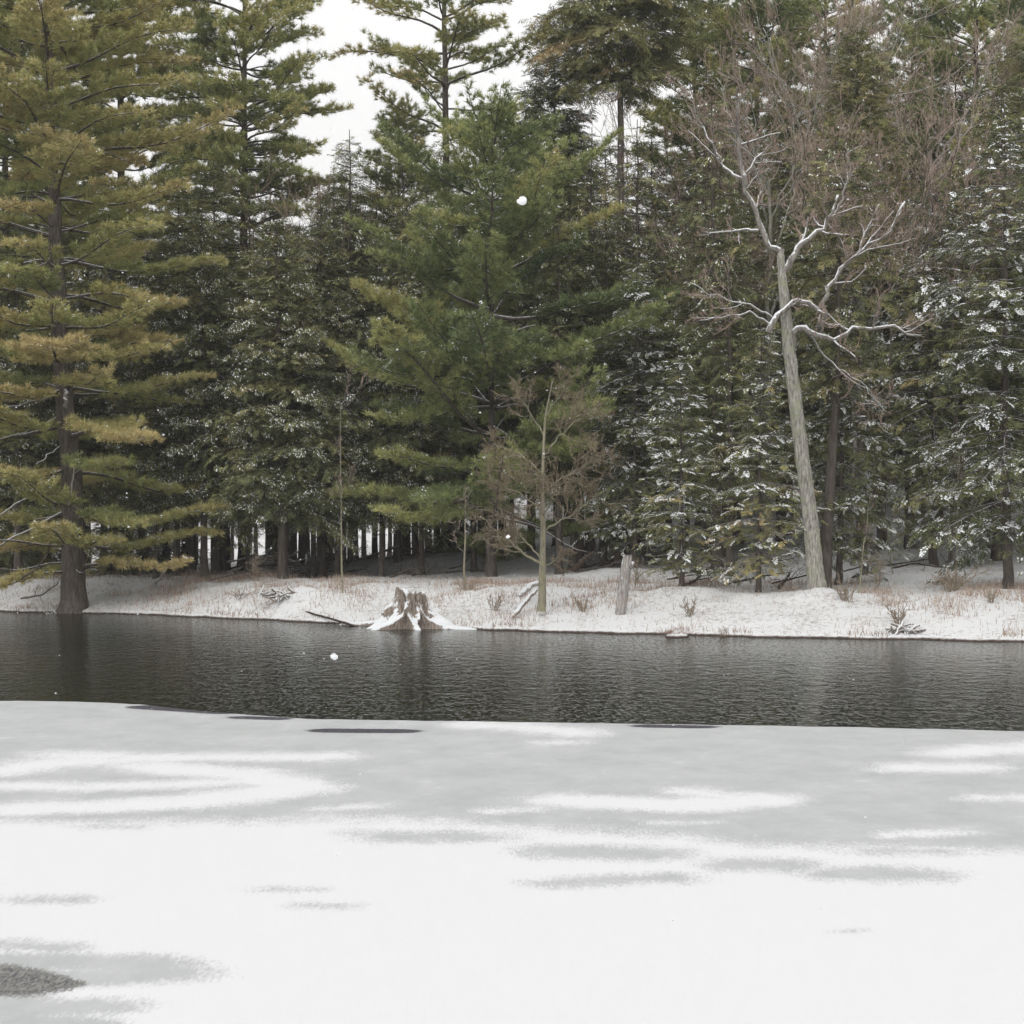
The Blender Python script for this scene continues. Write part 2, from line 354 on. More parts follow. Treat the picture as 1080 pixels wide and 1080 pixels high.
xs = np.concatenate([[-600, -200, -80, -40, -25, -15], np.arange(-11, 11.01, .05), [15, 25, 40, 80, 200, 600]])
q = np.arange(0, 1, 1/520.)
rim = 1/(1/22.0 + q*(1/6.3 - 1/22.0))
dd = np.concatenate([[0, .03], 22.0 - rim[1:], [17, 19, 22, 60, 200, 600]])
X, D = np.meshgrid(xs, dd); Yi = iceY(X) - D
Ys = np.maximum(Yi, 3.); px = CX + F*X/Ys; py = HY + CH*F/Ys
wob = 9*fbm(X*.8, Yi*.5, 4); px2 = px + 6*wob; py2 = py + (.35+(py-760)/260)*wob*.8
sn = (py2 - np.interp(px2, [-200, 0, 120, 300, 420, 520, 620, 700, 800, 900, 1080, 1300], [866, 871, 873, 871, 869, 876, 882, 886, 898, 900, 905, 910]))/7.0
sn = np.clip(sn, -2.2, 3)
for pts, hw in DRIFT: sn = np.maximum(sn, np.clip((hw - segd(px2, py2, pts))/3.4, -2.2, 3))
for pts, hw in BARE: sn = np.minimum(sn, -np.clip((hw - segd(px2, py2, pts))/4.2, -3, 1.6))
ml = np.full(X.shape, -2.)
for pts, hw in [([(352, 774.5), (418, 775)], 2.3), ([(684, 769.5), (738, 770.5)], 1.7), ([(258, 760.5), (290, 761.5)], 1.6), ([(160, 749.5), (235, 754.5)], 2.2)]:
    ml = np.maximum(ml, np.clip((hw - segd(px, py, pts, .08))/1.2, -2, 2))
hw = np.interp(px2, [-200, -40, 30, 70, 104], [14, 19, 16, 9, 0]); s2 = np.clip((hw - np.abs(py2 - np.interp(px2, [-50, 100], [1039, 1047])))/6, -2, 2); s2 = np.where(px2 > 104, -2, s2); ml = np.maximum(ml, s2*.6)
Zi = np.full(X.shape, .035) - .10*(D < .01)
tag(obj('pond_ice', grid_mesh('pond_ice', X, Yi, Zi, ICE, {'snow': sn, 'melt': ml, 'slush': (s2 > -1.9)*1.0})), kind='structure')

# ------------------------------------------------------------------ conifers
def conifer(seed, H, h0, Lf, kind='hem', step=.4, nper=5, elev=(0, 30), curve=-.1, bl=.11, bll=.42, us=.10, tmin=.25, axis=None, rt=.14,
            snow=.3, tint=.4, tvar=.15, usc=1.0, dead=0, goldlow=0, sprigs=True, jit=.35, blang=(38, 62), azf=None, ejit=9, flat=1, tipk=.35):
    r = rng(seed); cr = Acc(); lb = Acc(); tr = Acc(); bl0 = bl
    if axis is None: axis = [(0, 0, 0), (H, r.uniform(-.15, .15), r.uniform(-.15, .15))]
    az_, ax_, ay_ = np.array(axis).T
    axp = lambda z: np.stack([np.interp(z, az_, ax_), np.interp(z, az_, ay_), z], -1)
    # trunk
    zz = np.concatenate([[-.25, 0, .12, .3, .6], np.linspace(1, H, 26)]); rr = rt*(1 - .93*(zz.clip(0)/H)**.9)
    rr = rr + rt*.45*np.exp(-zz.clip(0)/.18); pp = axp(zz); pp[:, 0] += .01*r.normal(size=len(zz)); pp[:, 1] += .01*r.normal(size=len(zz))
    tubes(tr, pp, rr, 10)
    plain, snowy = UNITS[kind]
    if kind == 'pine': us *= .62; bl *= .78; usc *= 1.25; tmin *= .8
    if kind == 'hem': nper += 1; usc *= 1.05
    hs = []; h = h0
    while h < H - .15:
        hs.append(h); h += step*r.uniform(.7, 1.3)*(1 - .45*(h/H))
    Upos = []; Udir = []; Usc = []; Uti = []; Usn = []; Bp = []; Br = []; Sp = []; Sr = []
    az0 = r.uniform(0, 2*PI); up = np.array([0, 0, 1.])
    for h in hs:
        az0 += r.uniform(.4, 1.2); n = max(3, int(round(nper*r.uniform(.7, 1.2))))
        for k in range(n):
            az = az0 + 2*PI*k/n + r.uniform(-.3, .3)
            L = Lf(h)*(r.uniform(.58, 1.16) if kind == 'pine' else r.uniform(.55, 1.2))*(azf(h, az) if azf else 1)
            if L < .12: continue
            e = math.radians(np.interp(h/H, [h0/H, 1], elev) + r.normal()*ejit); c = curve + r.uniform(-.08, .08)
            ts = np.linspace(0, 1, 9); bend = r.uniform(-.25, .25)
            ang = az + bend*ts
            rad = L*ts*math.cos(e)
            base = axp(np.array(h + r.uniform(-.12, .12)*step))
            sr_ = np.diff(rad, prepend=0)
            pts = base + np.stack([np.cumsum(sr_*np.cos(ang)), np.cumsum(sr_*np.sin(ang)), L*(math.sin(e)*ts + c*ts**2 + (.03*np.sin(ts*7 + r.uniform(0, 6)) if kind == 'pine' else 0))], -1)
            Bp.append(pts); Br.append(np.linspace(.006 + .0095*L, .004, 9)*(1.15 if kind == 'pine' else .65))
            isdead = r.random() < (dead*np.interp(h, [h0, h0 + 2.5], [1, .0]))
            if isdead: continue
            tb = np.arange(tmin + r.uniform(0, .1), .995, bl/L); nb = len(tb)
            if nb == 0: tb = np.array([.8]); nb = 1
            Pb = np.stack([np.interp(tb, ts, pts[:, i]) for i in range(3)], -1)
            Tb = nrm(np.stack([np.interp(tb, ts, np.gradient(pts[:, i])) for i in range(3)], -1))
            sd = np.where(np.arange(nb) % 2, 1., -1.)
            S = nrm(np.cross(Tb, up))*sd[:, None]
            a = np.radians(r.uniform(blang[0], blang[1], nb))[:, None]
            upk = (r.uniform(-.05, .35, nb)*flat if kind == 'pine' else r.uniform(-.3, .05, nb))[:, None]
            Db = nrm(Tb*np.cos(a) + S*np.sin(a) + up*upk)
            lb_ = L*bll*np.clip((1.05 - tb), 0, 1)**.7*np.clip((tb - tmin)*3 + .55, .3, 1)*r.uniform(.6, 1.15, nb) + .05
            n_u = np.maximum(1, (lb_/us).astype(int)); idx = np.repeat(np.arange(nb), n_u)
            j = np.concatenate([np.arange(q) for q in n_u])
            s = 1 - (j + r.uniform(0, .8, len(j)))*us/np.maximum(lb_[idx], us)
            s = np.clip(s, 0, 1)
            sag = (0.0 if kind == 'pine' else -.35)*(s*lb_[idx])**2
            pos = Pb[idx] + Db[idx]*(s*lb_[idx])[:, None] + up*sag[:, None]
            pos = pos + r.normal(size=pos.shape)*(np.array([1.1, 1.1, .62*flat])*.05 if kind == 'pine' else np.array([1, 1, .8])*.035)
            dr = Db[idx] + r.normal(size=pos.shape)*jit + up*((.3 if kind == 'pine' else -.12))
            bt = r.normal()*tvar
            bt2 = np.interp(h, [h0, h0+3], [goldlow, 0])*(r.random() < .6)
            Upos.append(pos); Udir.append(dr); Usc.append(r.uniform(.75, 1.2, len(pos))*usc)
            Uti.append(tint + bt + bt2 + r.normal(size=len(pos))*.06 + (tipk if kind == 'pine' else .15)*(tb[idx]-.62))
            Usn.append(snow*np.clip(tb[idx]*1.5 - .1, .3, 1.3)*np.clip(.9 + bt*0 + r.normal()*.35, .1, 2))
            Sp.append(np.stack([Pb, Pb + Db*(lb_*.5)[:, None], Pb + Db*lb_[:, None]], 1)); Sr.append(np.repeat([[.0055, .004, .002]], nb, 0))
    Upos = np.concatenate(Upos); Udir = np.concatenate(Udir); Usc = np.concatenate(Usc); Uti = np.concatenate(Uti); Usn = np.concatenate(Usn)
    cl = vnoise(Upos[:, 0]*2.2 + 31, Upos[:, 2]*2.6 + Upos[:, 1]*1.7)
    issn = r.random(len(Upos)) < Usn*np.clip((cl - .25)*2.6, .12, 1.8)
    Z = up + r.normal(size=Upos.shape)*(.5 if kind == 'pine' else .28)
    var = r.integers(0, 6, len(Upos))
    for sgrp, lst in ((False, plain), (True, snowy)):
        for v, tm in enumerate(lst):
            mk = (issn == sgrp) & (var % len(lst) == v)
            instance(cr, tm, Upos[mk], Udir[mk], Z[mk], Usc[mk], Uti[mk])
    tubes(lb, np.array(Bp), np.array(Br), 4)
    if sprigs: tubes(lb, np.concatenate(Sp), np.concatenate(Sr), 3)
    NM = PINE if kind == 'pine' else HEM
    return dict(trunk=tr.mesh('trunk', [BARK], True), branches=lb.mesh('branches', [LIMB if kind != 'hem' else LIMBDRY], True), crown=cr.mesh('crown', [NM, FLECK]), H=H)

def plant(name, tree, label, cat, x, y, scale=1, rz=0, group=None, sink=.05, z=None):
    s = scale if np.isscalar(scale) else scale
    e = empty(name, (x, y, (G(x, y) - sink) if z is None else z), rz, s)
    tag(e, label, cat, group)
    for k in ('trunk', 'branches', 'crown'):
        if tree.get(k) is not None: obj(k, tree[k], e)
    return e
def prof(pts):
    a = np.array(pts, float); return lambda h: float(np.interp(h, a[:, 0], a[:, 1]))

# ------------------------------------------------------------------ bare trees
def grow(r, paths, radii, nch, lr, ang, npts=5, jit=.25, up=.1, t0=.25, rr=.55, lmin=0):
    K, n, _ = paths.shape
    L = np.linalg.norm(paths[:, -1] - paths[:, 0], axis=1)
    idx = np.repeat(np.arange(K), nch); m = len(idx)
    t = r.uniform(t0, 1, m); f = t*(n-1); i0 = np.minimum(f.astype(int), n-2); w = (f - i0)[:, None]
    B = paths[idx, i0]*(1-w) + paths[idx, i0+1]*w
    T = nrm(paths[idx, i0+1] - paths[idx, i0])
    S = nrm(np.cross(T, r.normal(size=(m, 3)))); a = np.radians(r.uniform(ang[0], ang[1], m))[:, None]
    d = nrm(T*np.cos(a) + S*np.sin(a)); ln_ = L[idx]*lr*r.uniform(.6, 1.25, m)*(1.15 - .5*t); ln_ = np.maximum(ln_, lmin)
    out = np.zeros((m, npts, 3)); out[:, 0] = B; cur = d
    for k in range(1, npts):
        cur = nrm(cur + r.normal(size=(m, 3))*jit + np.array([0, 0, up])); out[:, k] = out[:, k-1] + cur*(ln_/(npts-1))[:, None]
    r0 = (radii[idx, i0]*rr)[:, None]*np.linspace(1, .45, npts)[None]
    return out, r0
def bare(seed, limbs, lr_, twigmat, limbmat, trunk=None, levels=((5, .5, (25, 55)), (6, .5, (25, 55)), (5, .5, (20, 50))), up=.12, rmin=.004, tmesh=None, jit=.25):
    """limbs: list of point lists; lr_: list of (r0, r1)"""
    r = rng(seed); br = Acc(); tw = Acc(); ps = []; rs = []
    for pts, (a, b) in zip(limbs, lr_):
        pts = np.array(pts, float); n = 14
        s = np.linspace(0, len(pts)-1, n); q = np.stack([np.interp(s, np.arange(len(pts)), pts[:, i]) for i in range(3)], -1)
        q[1:-1] += r.normal(size=(n-2, 3))*.014*np.linalg.norm(pts[-1]-pts[0])
        ps.append(q); rs.append(np.linspace(a, b, n))
    ps = np.array(ps); rs = np.array(rs); tubes(br, ps, rs, 7, cap=True)
    cp, crr = ps, rs
    for i, (nc, l, an) in enumerate(levels):
        cp, crr = grow(r, cp, crr, nc, l, an, up=up, t0=.3 if i == 0 else .15, jit=jit); crr = np.maximum(crr, rmin*(1 if i == len(levels)-1 else 1.3))
        tubes(br if i == 0 else tw, cp, crr, 4 if i == 0 else 3)
    d = dict(branches=br.mesh('branches', [limbmat], True), crown=tw.mesh('twigs', [twigmat], True))
    return d
def plant_bare(name, tree, label, cat, x, y, scale=1, rz=0, group=None, z=None, sink=.05):
    e = empty(name, (x, y, (G(x, y)-sink) if z is None else z), rz, scale); tag(e, label, cat, group)
    if tree.get('trunk') is not None: obj('trunk', tree['trunk'], e)
    obj('branches', tree['branches'], e); obj('twigs', tree['crown'], e)
    return e

# ================================================================== TREES
# -- great white pine on the left, at the water's edge
yA = 48.6; xA = wx(78, yA); kA = yA/F
axisA = [(0, 0, 0), (3, -.05, 0), (5.5, -.28, 0), (8, -.38, .1), (11, -.55, .1), (18.5, -.7, 0)]
tA = conifer(101, 18.5, 1.0, prof([(0, 2.1), (1.5, 2.9), (4, 3.6), (6.5, 3.6), (9, 3.6), (12, 3.8), (15, 2.8), (18.5, .5)]), 'pine', step=.84, nper=6, elev=(-4, 14), curve=.05, ejit=5, flat=.5,
             bl=.15, bll=.34, us=.085, tmin=.20, axis=axisA, rt=.29, snow=.16, tint=.73, tvar=.13, usc=1.08, dead=.35, goldlow=.16)
plant('white_pine', tA, 'great golden needled white pine with thick dark trunk, rooted at the water far left', 'tree', xA, yA, 1, 0.6)

eA = bpy.data.objects['white_pine']; rA = rng(12)
for pts, r0_, r1_ in [([(60, 500, 0), (38, 521, -.5), (15, 532, -.8), (-10, 552, -1.0)], .035, .018), ([(66, 540, 0), (25, 561, -.6), (-8, 578, -.9)], .03, .015), ([(72, 533, -1.3), (76, 512, -1.4), (77, 495, -1.45), (81, 487, -1.5)], .028, .016),
        ([(62, 415, 0), (30, 425, -.5), (-10, 434, -.8)], .035, .02), ([(60, 440, 0), (25, 455, -.4), (-10, 466, -.6)], .025, .012), ([(66, 470, 0), (50, 480, -.9), (38, 490, -1.2)], .02, .01), ([(68, 412, -.9), (69, 420, -1), (70, 430, -1)], .05, .04)]:
    q = np.array([P(a, b_, yA + c_) for a, b_, c_ in pts]); s_ = np.linspace(0, len(q)-1, 9); q = np.stack([np.interp(s_, np.arange(len(q)), q[:, i]) for i in range(3)], -1); q[1:-1] += rA.normal(size=(7, 3))*.02
    a_ = -0.6; R2_ = np.array([[math.cos(a_), -math.sin(a_), 0], [math.sin(a_), math.cos(a_), 0], [0, 0, 1]])
    ac = Acc(); tubes(ac, (q - np.array(eA.location)) @ R2_.T, np.linspace(r0_, r1_, 9), 6, cap=True); obj('dead_branch', ac.mesh('dead_branch', [PALELIMB], True), eA)
# -- central white pine
yB = 48.5; xB = wx(518, yB)
tB = conifer(202, 10.3, 1.5, prof([(0, 3.0), (2, 3.6), (4, 4.0), (6.5, 3.5), (8.4, 2.6), (9.7, 1.6), (10.3, .5)]), 'pine', step=.68, nper=6, elev=(-8, 32), curve=.18,
             bl=.14, bll=.31, us=.085, tmin=.25, rt=.12, snow=.2, tint=.50, ejit=13, tipk=.24, tvar=.12, usc=1.1, dead=.2)
plant('white_pine', tB, 'full bushy green white pine in the middle of the far bank, behind the stump', 'tree', xB, yB, 1, 1.9)

# -- open-crowned pine against the sky
yC = 60.; xC = wx(468, yC)
tC = conifer(303, 21.5, 12.0, prof([(12, 3.6), (14, 3.6), (16, 3.1), (19, 2.1), (21.5, .5)]), 'pine', step=.7, nper=4, elev=(16, 38), curve=-.10,
             bl=.21, bll=.28, us=.09, tmin=.3, rt=.2, snow=.08, tint=.6, tvar=.12, usc=1.15, axis=[(0, .3, 0), (12, .05, 0), (21.5, -.05, 0)])
plant('white_pine', tC, 'tall thin crowned pale green pine standing against the open sky at the top', 'tree', xC, yC, 1, 0.3)
# second pine left of the gap, and its neighbours
tD = conifer(304, 19.0, 7.0, prof([(7, 1.8), (10, 2.6), (14, 2.6), (17, 1.9), (19, .4)]), 'pine', step=.55, nper=7, elev=(-2, 25), curve=.02,
             bl=.17, bll=.32, us=.09, tmin=.35, rt=.19, snow=.2, tint=.56, tvar=.12, usc=1.2)
def place(name, tr, label, px, Y, scale=1, rz=0, group=None, cat='tree', f=plant):
    return f(name, tr, label, cat, wx(px, Y), Y, scale, rz, group)
place('white_pine', tD, 'layered olive pine left of the bright gap of sky, behind the great pine', 258, 57, 1.0, .5)
place('white_pine', tD, 'layered pine behind the top of the great golden pine, near the left edge', 130, 60, 1.12, 2.2)
place('white_pine', tD, 'layered pine cut by the left edge, behind the golden pine', 5, 58, 1.0, 3.6)
# tall spruce with bare trunk
tE = conifer(305, 18.5, 12.1, prof([(12, 1.2), (13, 2.2), (15.5, 2.4), (17.5, 1.3), (18.5, .2)]), 'hem', step=.42, nper=6, elev=(-12, 15), curve=-.05,
             bl=.10, bll=.46, us=.085, tmin=.12, rt=.19, snow=.22, tint=.48, tvar=.12, usc=1.25)
place('spruce_tree', tE, 'tall spruce with a long bare dark trunk below a ragged crown near the top', 655, 56, 1, 1.)
# archetypes
hemL = lambda H, R, h0=1.2: prof([(0, R*.75), (h0+.2, R*.8), (H*.3, R), (H*.55, R*.86), (H*.8, R*.5), (H, R*.08)])
H1 = conifer(401, 10.0, 2.55, hemL(10, 1.9, 2.1), 'hem', step=.36, nper=6, elev=(-12, 25), curve=-.12, bl=.12, bll=.45, us=.11, tmin=.12, rt=.12, snow=.30, tint=.36)
H2 = conifer(402, 11.0, 2.8, hemL(11, 1.7, 2.3), 'hem', step=.36, nper=6, elev=(-16, 20), curve=-.14, bl=.12, bll=.45, us=.11, tmin=.12, rt=.13, snow=.5, tint=.34)
H3 = conifer(403, 9.0, 2.3, hemL(9, 2.1, 2.0), 'hem', step=.34, nper=6, elev=(-10, 28), curve=-.16, bl=.12, bll=.45, us=.11, tmin=.10, rt=.11, snow=.55, tint=.40)
FR1 = conifer(404, 6.6, .75, prof([(0, .75), (1.0, .95), (2.2, 1.0), (4, .8), (5.6, .42), (6.6, .08)]), 'fir', step=.30, nper=6, elev=(-10, 22), curve=-.10, bl=.11, bll=.42, us=.10, tmin=.08, rt=.055, snow=1.3, tint=.42, goldlow=.4)
FR2 = conifer(405, 9.5, 1.2, prof([(0, 1.0), (2, 1.6), (4, 1.65), (6.5, 1.2), (8.5, .55), (9.5, .08)]), 'fir', step=.34, nper=6, elev=(-14, 18), curve=-.14, bl=.12, bll=.42, us=.105, tmin=.10, rt=.09, snow=.95, tint=.36)
PN = conifer(406, 17.5, 6.5, prof([(6, 2.0), (9, 2.8), (13, 2.6), (16, 1.6), (17.5, .3)]), 'pine', step=.6, nper=5, elev=(0, 30), curve=.04, bl=.18, bll=.34, us=.10, tmin=.3, rt=.2, snow=.12, tint=.48, usc=1.3)

# background wall of conifers (px, Y, archetype, scale)
r0 = rng(55); arch = [H1, H2, H3]
LB = 'dark hemlock with a slim bare lower trunk in the dense stand at left centre'
# left / centre stand of slim trunks
xs_ = [186, 203, 216, 233, 240, 262, 283, 290, 300, 309, 318, 330, 340, 349, 356, 371, 395, 402, 420, 428, 445, 452, 462, 500, 514, 531]
for i, px in enumerate(xs_):
    Y = [52, 55, 50.5, 54, 57, 51][i % 6] + r0.uniform(-.8, .8)
    s = r0.uniform(.72, .98) * (1.0 if px < 470 else .95)
    place('hemlock_tree', arch[i % 3], LB, px, Y, (s*.86, s*.86, s), r0.uniform(0, 6), 'slim hemlocks in the stand behind the left bank')
# named hemlocks carrying the middle of the picture
place('hemlock_tree', H3, 'broad snow speckled hemlock between the golden pine and the bushy pine', 298, 49.4, .93, 1.0)
place('hemlock_tree', H1, 'plain green hemlock top rising right of the golden pine branches', 228, 53, 1.03, 4.)
place('hemlock_tree', H2, 'green hemlock crown directly left of the bushy middle pine', 372, 53.5, .98, 2.)
place('hemlock_tree', H1, 'low dark hemlock just right of the great pine trunk', 165, 51.5, .66, 5.)
place('hemlock_tree', H2, 'tall hemlock rising behind the bushy middle pine', 470, 57, 1.05, 3.)
place('spruce_tree', conifer(407, 14.6, 6, prof([(6, 1.8), (10, 1.4), (13, .7), (14.6, .06)]), 'hem', step=.34, nper=6, elev=(-14, 12), curve=-.1, bl=.12, bll=.42, us=.11, tmin=.1, rt=.13, snow=.25, tint=.34, usc=1.3),
      'dark spruce with a pointed top, left of the bare trunked spruce', 588, 58, 1, 0)
place('hemlock_tree', H2, 'snow dusted hemlock behind the brown twiggy sapling', 612, 50, .78, 2.5)
place('hemlock_tree', H3, 'hemlock with white dusting just right of the long bare spruce trunk', 706, 52, .84, .3)
place('hemlock_tree', H1, 'hemlock behind the foot of the bare trunked spruce', 636, 54, .76, 3.3)
place('hemlock_tree', H2, 'shaded hemlock between the two young snowy firs', 765, 50, .80, 4.4)
place('hemlock_tree', H3, 'hemlock filling the space behind the leaning dead tree', 860, 51, .96, 1.7)
place('hemlock_tree', H3, 'heavily snow dusted hemlock at the right edge above the spruce', 1052, 47.5, 1.18, 2.9)
place('hemlock_tree', H2, 'hemlock between the leaning dead tree and the right edge', 960, 50.5, .9, .8)
place('fir_tree', conifer(408, 13.8, 7.5, prof([(7, 1.5), (10, 1.35), (12.5, .75), (13.8, .08)]), 'hem', step=.30, nper=7, elev=(5, 38), curve=-.02, bl=.10, bll=.45, us=.10, tmin=.1, rt=.13, snow=.15, tint=.42),
      'dense rounded dark green fir top above the leaning tree, near the upper right', 903, 48.5, .87, 0)
place('hemlock_tree', H1, 'hemlock at the very right edge behind the snow dusted one', 1100, 52, 1.3, 1.)
place('hemlock_tree', H2, 'hemlock cut by the left edge behind the great pine trunk', 20, 53, .9, 1.)
place('hemlock_tree', H1, 'dark hemlock left of the great pine trunk, deep in its shade', 50, 55, .9, 2.)
place('hemlock_tree', H3, 'hemlock right behind the great pine trunk', 110, 54, .95, 2.)
H4 = conifer(412, 6.5, .35, prof([(0, 1.4), (1.5, 1.7), (3.5, 1.3), (5.5, .6), (6.5, .06)]), 'hem', step=.34, nper=6, elev=(-12, 20), curve=-.14, bl=.12, bll=.45, us=.11, tmin=.1, rt=.08, snow=.3, tint=.42)
for px, Y, s, lab in [(12, 54, .7, 'low bushy hemlock on the far left shore behind the great pine'), (45, 57, .8, 'low hemlock left of the great pine trunk and behind it'), (118, 54, .62, 'low bushy hemlock just right of the great pine trunk'),
        (150, 57, .8, 'low hemlock between the great pine and the trunk stand'), (178, 56, .75, 'low hemlock at the left end of the trunk stand'), (485, 56, .7, 'low hemlock in the shade right of the stump')]:
    place('hemlock_tree', H4, lab, px, Y, s, px*.3)
POLE = conifer(413, 9.5, 4.5, prof([(4.5, .8), (7, .9), (9.5, .1)]), 'hem', step=.5, nper=4, elev=(-14, 20), curve=-.12, bl=.16, bll=.45, us=.13, tmin=.2, rt=.075, snow=.2, tint=.34)
for i in range(46):
    place('hemlock_tree', POLE, 'thin dark pole like trunk deep in the stand at left centre', 175 + i*8.1 + r0.uniform(-4, 4), r0.uniform(56, 70), r0.uniform(.8, 1.25), i, 'thin trunks deep in the stand')
# pines on the hill behind (right)
for i, (px, Y, s, lab) in enumerate([(735, 66, .98, 'pine on the hill right of the bare trunked spruce, flat branches against the sky'), (795, 63, 1.02, 'olive pine on the hill behind the pinkish twigs, reaching the top edge'),
        (868, 68, 1.0, 'pine on the hill behind the rounded fir top'), (965, 72, .88, 'thin pine on the hill showing sky through its crown, upper right'), (1035, 58, .95, 'yellow green pine on the hill in the upper right corner'), (1110, 64, 1.0, 'pine on the hill cut by the right edge')]):
    place('white_pine', PN, lab, px, Y, s, i*1.3 + .4)
place('white_pine', PN, 'pine behind the pointed spruce, seen through its branches', 560, 66, .72, 2.)
place('white_pine', PN, 'smaller pine filling in behind the bushy middle pine', 420, 60, .74, 4.)
# dense back row
BL = 'far hemlock half hidden in the back row of the woods'
for i, (px, Y, s) in enumerate([(560, 58, 1.0), (600, 61, 1.1), (640, 64, 1.2), (690, 60, 1.1), (740, 58, 1.15), (780, 61, 1.2), (830, 58, 1.15), (880, 62, 1.2), (925, 58, 1.1), (965, 63, 1.2), (1005, 59, 1.15), (1050, 61, 1.25), (1090, 57, 1.2), (1140, 58, 1.2),
        (1200, 52, 1.2), (1180, 46, 1.1), (1260, 48, 1.2), (-60, 56, 1.1), (-120, 58, 1.2), (-200, 60, 1.2), (-20, 61, 1.2), (40, 62, 1.25), (90, 63, 1.3), (150, 61, 1.15), (195, 62, 1.1)]):
    place('hemlock_tree', arch[i % 3], BL, px, Y, s, i*1.1, 'hemlocks in the back row of the woods')
TL = 'distant conifer beyond the snowy clearing, showing between nearer trunks'
for i in range(22):
    px = 150 + i*19 + r0.uniform(-6, 6); Y = r0.uniform(104, 118)
    place('hemlock_tree', arch[(i+1) % 3], TL, px, Y, r0.uniform(1.15, 1.45), i, 'distant conifers beyond the clearing')

# young snowy firs in front
place('fir_tree', FR1, 'young fir with thick snow pads on its tiers, right of the leaning grey snag', 719, 41.9, (.95, .95, .72), 1.0)
place('fir_tree', FR1, 'young fir with snowy tiers and brownish lower boughs, left of the leaning dead tree', 800, 40.9, (1.0, 1.0, .80), 3.0)
place('fir_tree', FR2, 'snowy fir just right of and behind the leaning dead tree', 885, 42.6, (.8, .8, .72), .4)
place('fir_tree', FR2, 'large snow covered fir by the bank near the right edge', 1062, 40.6, (1.12, 1.12, .98), 2.2)
place('fir_tree', FR2, 'snow covered fir behind the largest right bank fir', 985, 46.5, (1, 1, .9), 5.2)
place('fir_tree', FR2, 'slim snowy fir in the dark woods left of the first young fir', 668, 47.5, (.75, .75, .74), 1.4)
place('fir_tree', FR2, 'snowy fir beyond the right edge of the frame', 1230, 40, 1, 3)

# ------------------------------------------------------------------ leaning dead tree
yL = 40.2; bL = P(862, 627, yL); zL = G(bL[0], yL) - .08
def rel(px, py, Y, base): return P(px, py, Y) - base
baseL = np.array([bL[0], yL, zL]); R_ = lambda px, py, dy=0: rel(px, py, yL+dy, baseL)
tk = Acc(); pth = np.array([R_(863, 640), R_(862, 626), R_(861, 612), R_(859, 590), R_(855, 550), R_(850, 510), R_(845, 470), R_(839, 425), R_(834, 385), R_(830, 345), R_(827, 310), R_(825, 285), R_(824, 262)])
s = np.linspace(0, 12, 60); pth = np.stack([np.interp(s, np.arange(13), pth[:, i]) for i in range(3)], -1) + rng(5).normal(size=(60, 3))*.006
rad = np.interp(s, [0, 1, 2, 3, 5, 8, 9, 10, 12], np.array([17, 12, 9.8, 8.8, 7.7, 6.8, 6.3, 5.4, 3.6])*yL/F)
tubes(tk, pth, rad, 14)
LT = [([R_(824, 265), R_(812, 262), R_(800, 243), R_(795, 215), R_(784, 193), R_(790, 177), R_(806, 160)], (.085, .03)),
      ([R_(800, 243), R_(785, 242), R_(770, 244), R_(745, 245)], (.045, .018)),
      ([R_(786, 195), R_(781, 170), R_(779, 135), R_(780, 98)], (.07, .055)),
      ([R_(787, 195, .2), R_(765, 175, .4), R_(748, 150, .6), R_(728, 95, .8)], (.05, .012)),
      ([R_(826, 285), R_(838, 270), R_(850, 255), R_(868, 240), R_(880, 222), R_(884, 205)], (.095, .03)),
      ([R_(866, 345, .3), R_(870, 315, .3), R_(882, 292, .3), R_(905, 268, .3), R_(932, 248, .3), R_(955, 212, .3)], (.07, .022)),
      ([R_(810, 350, -.3), R_(818, 335, -.3), R_(838, 316, -.3), R_(852, 318, -.3), R_(864, 330, -.2), R_(866, 352, -.1)], (.075, .05)),
      ([R_(836, 365), R_(842, 345, -.1), R_(850, 346, -.2), R_(866, 357, -.1), R_(886, 358), R_(908, 346), R_(940, 346), R_(972, 354)], (.10, .03)),
      ([R_(816, 338, .3), R_(796, 322, .3), R_(770, 318, .3), R_(728, 298, .3)], (.035, .012)),
      ([R_(812, 342, .2), R_(795, 330, .2), R_(772, 332, .2), R_(738, 338, .2)], (.035, .012)),
      ([R_(852, 352), R_(880, 385), R_(912, 405), R_(935, 436)], (.03, .008)),
      ([R_(905, 268, .3), R_(915, 240, .5), R_(928, 215, .5)], (.035, .012)),
      ([R_(884, 292, .3), R_(895, 275, 0), R_(912, 262, -.2)], (.03, .01)),
      ([R_(884, 222), R_(897, 180), R_(893, 150)], (.035, .012))]
bt = bare(61, [a for a, b in LT], [(b[0]*.78, b[1]*.7) for a, b in LT], TWIG, PALELIMB, levels=((6, .42, (25, 70)), (7, .55, (20, 55)), (5, .55, (20, 50))), up=.10, rmin=.0036)
bt['trunk'] = tk.mesh('trunk', [PALE], True)
e = empty('dead_tree', baseL); tag(e, 'large leaning dead tree with lichen spotted pale trunk and broken snow lined limbs', 'tree')
obj('trunk', bt['trunk'], e); obj('branches', bt['branches'], e); obj('twigs', bt['crown'], e)
# dark trunk beside it
tF = conifer(409, 9, 4.2, prof([(4, .9), (6, 1.3), (8, .8), (9, .1)]), 'hem', step=.4, nper=5, elev=(-15, 15), curve=-.12, bl=.12, bll=.42, us=.11, tmin=.15, rt=.13, snow=.4, tint=.34, axis=[(0, -.1, 0), (3, .1, 0), (9, .35, 0)])
place('hemlock_tree', tF, 'hemlock with dark trunk flaring at its foot, touching the leaning dead tree from behind', 874, 41.6, 1, 0)

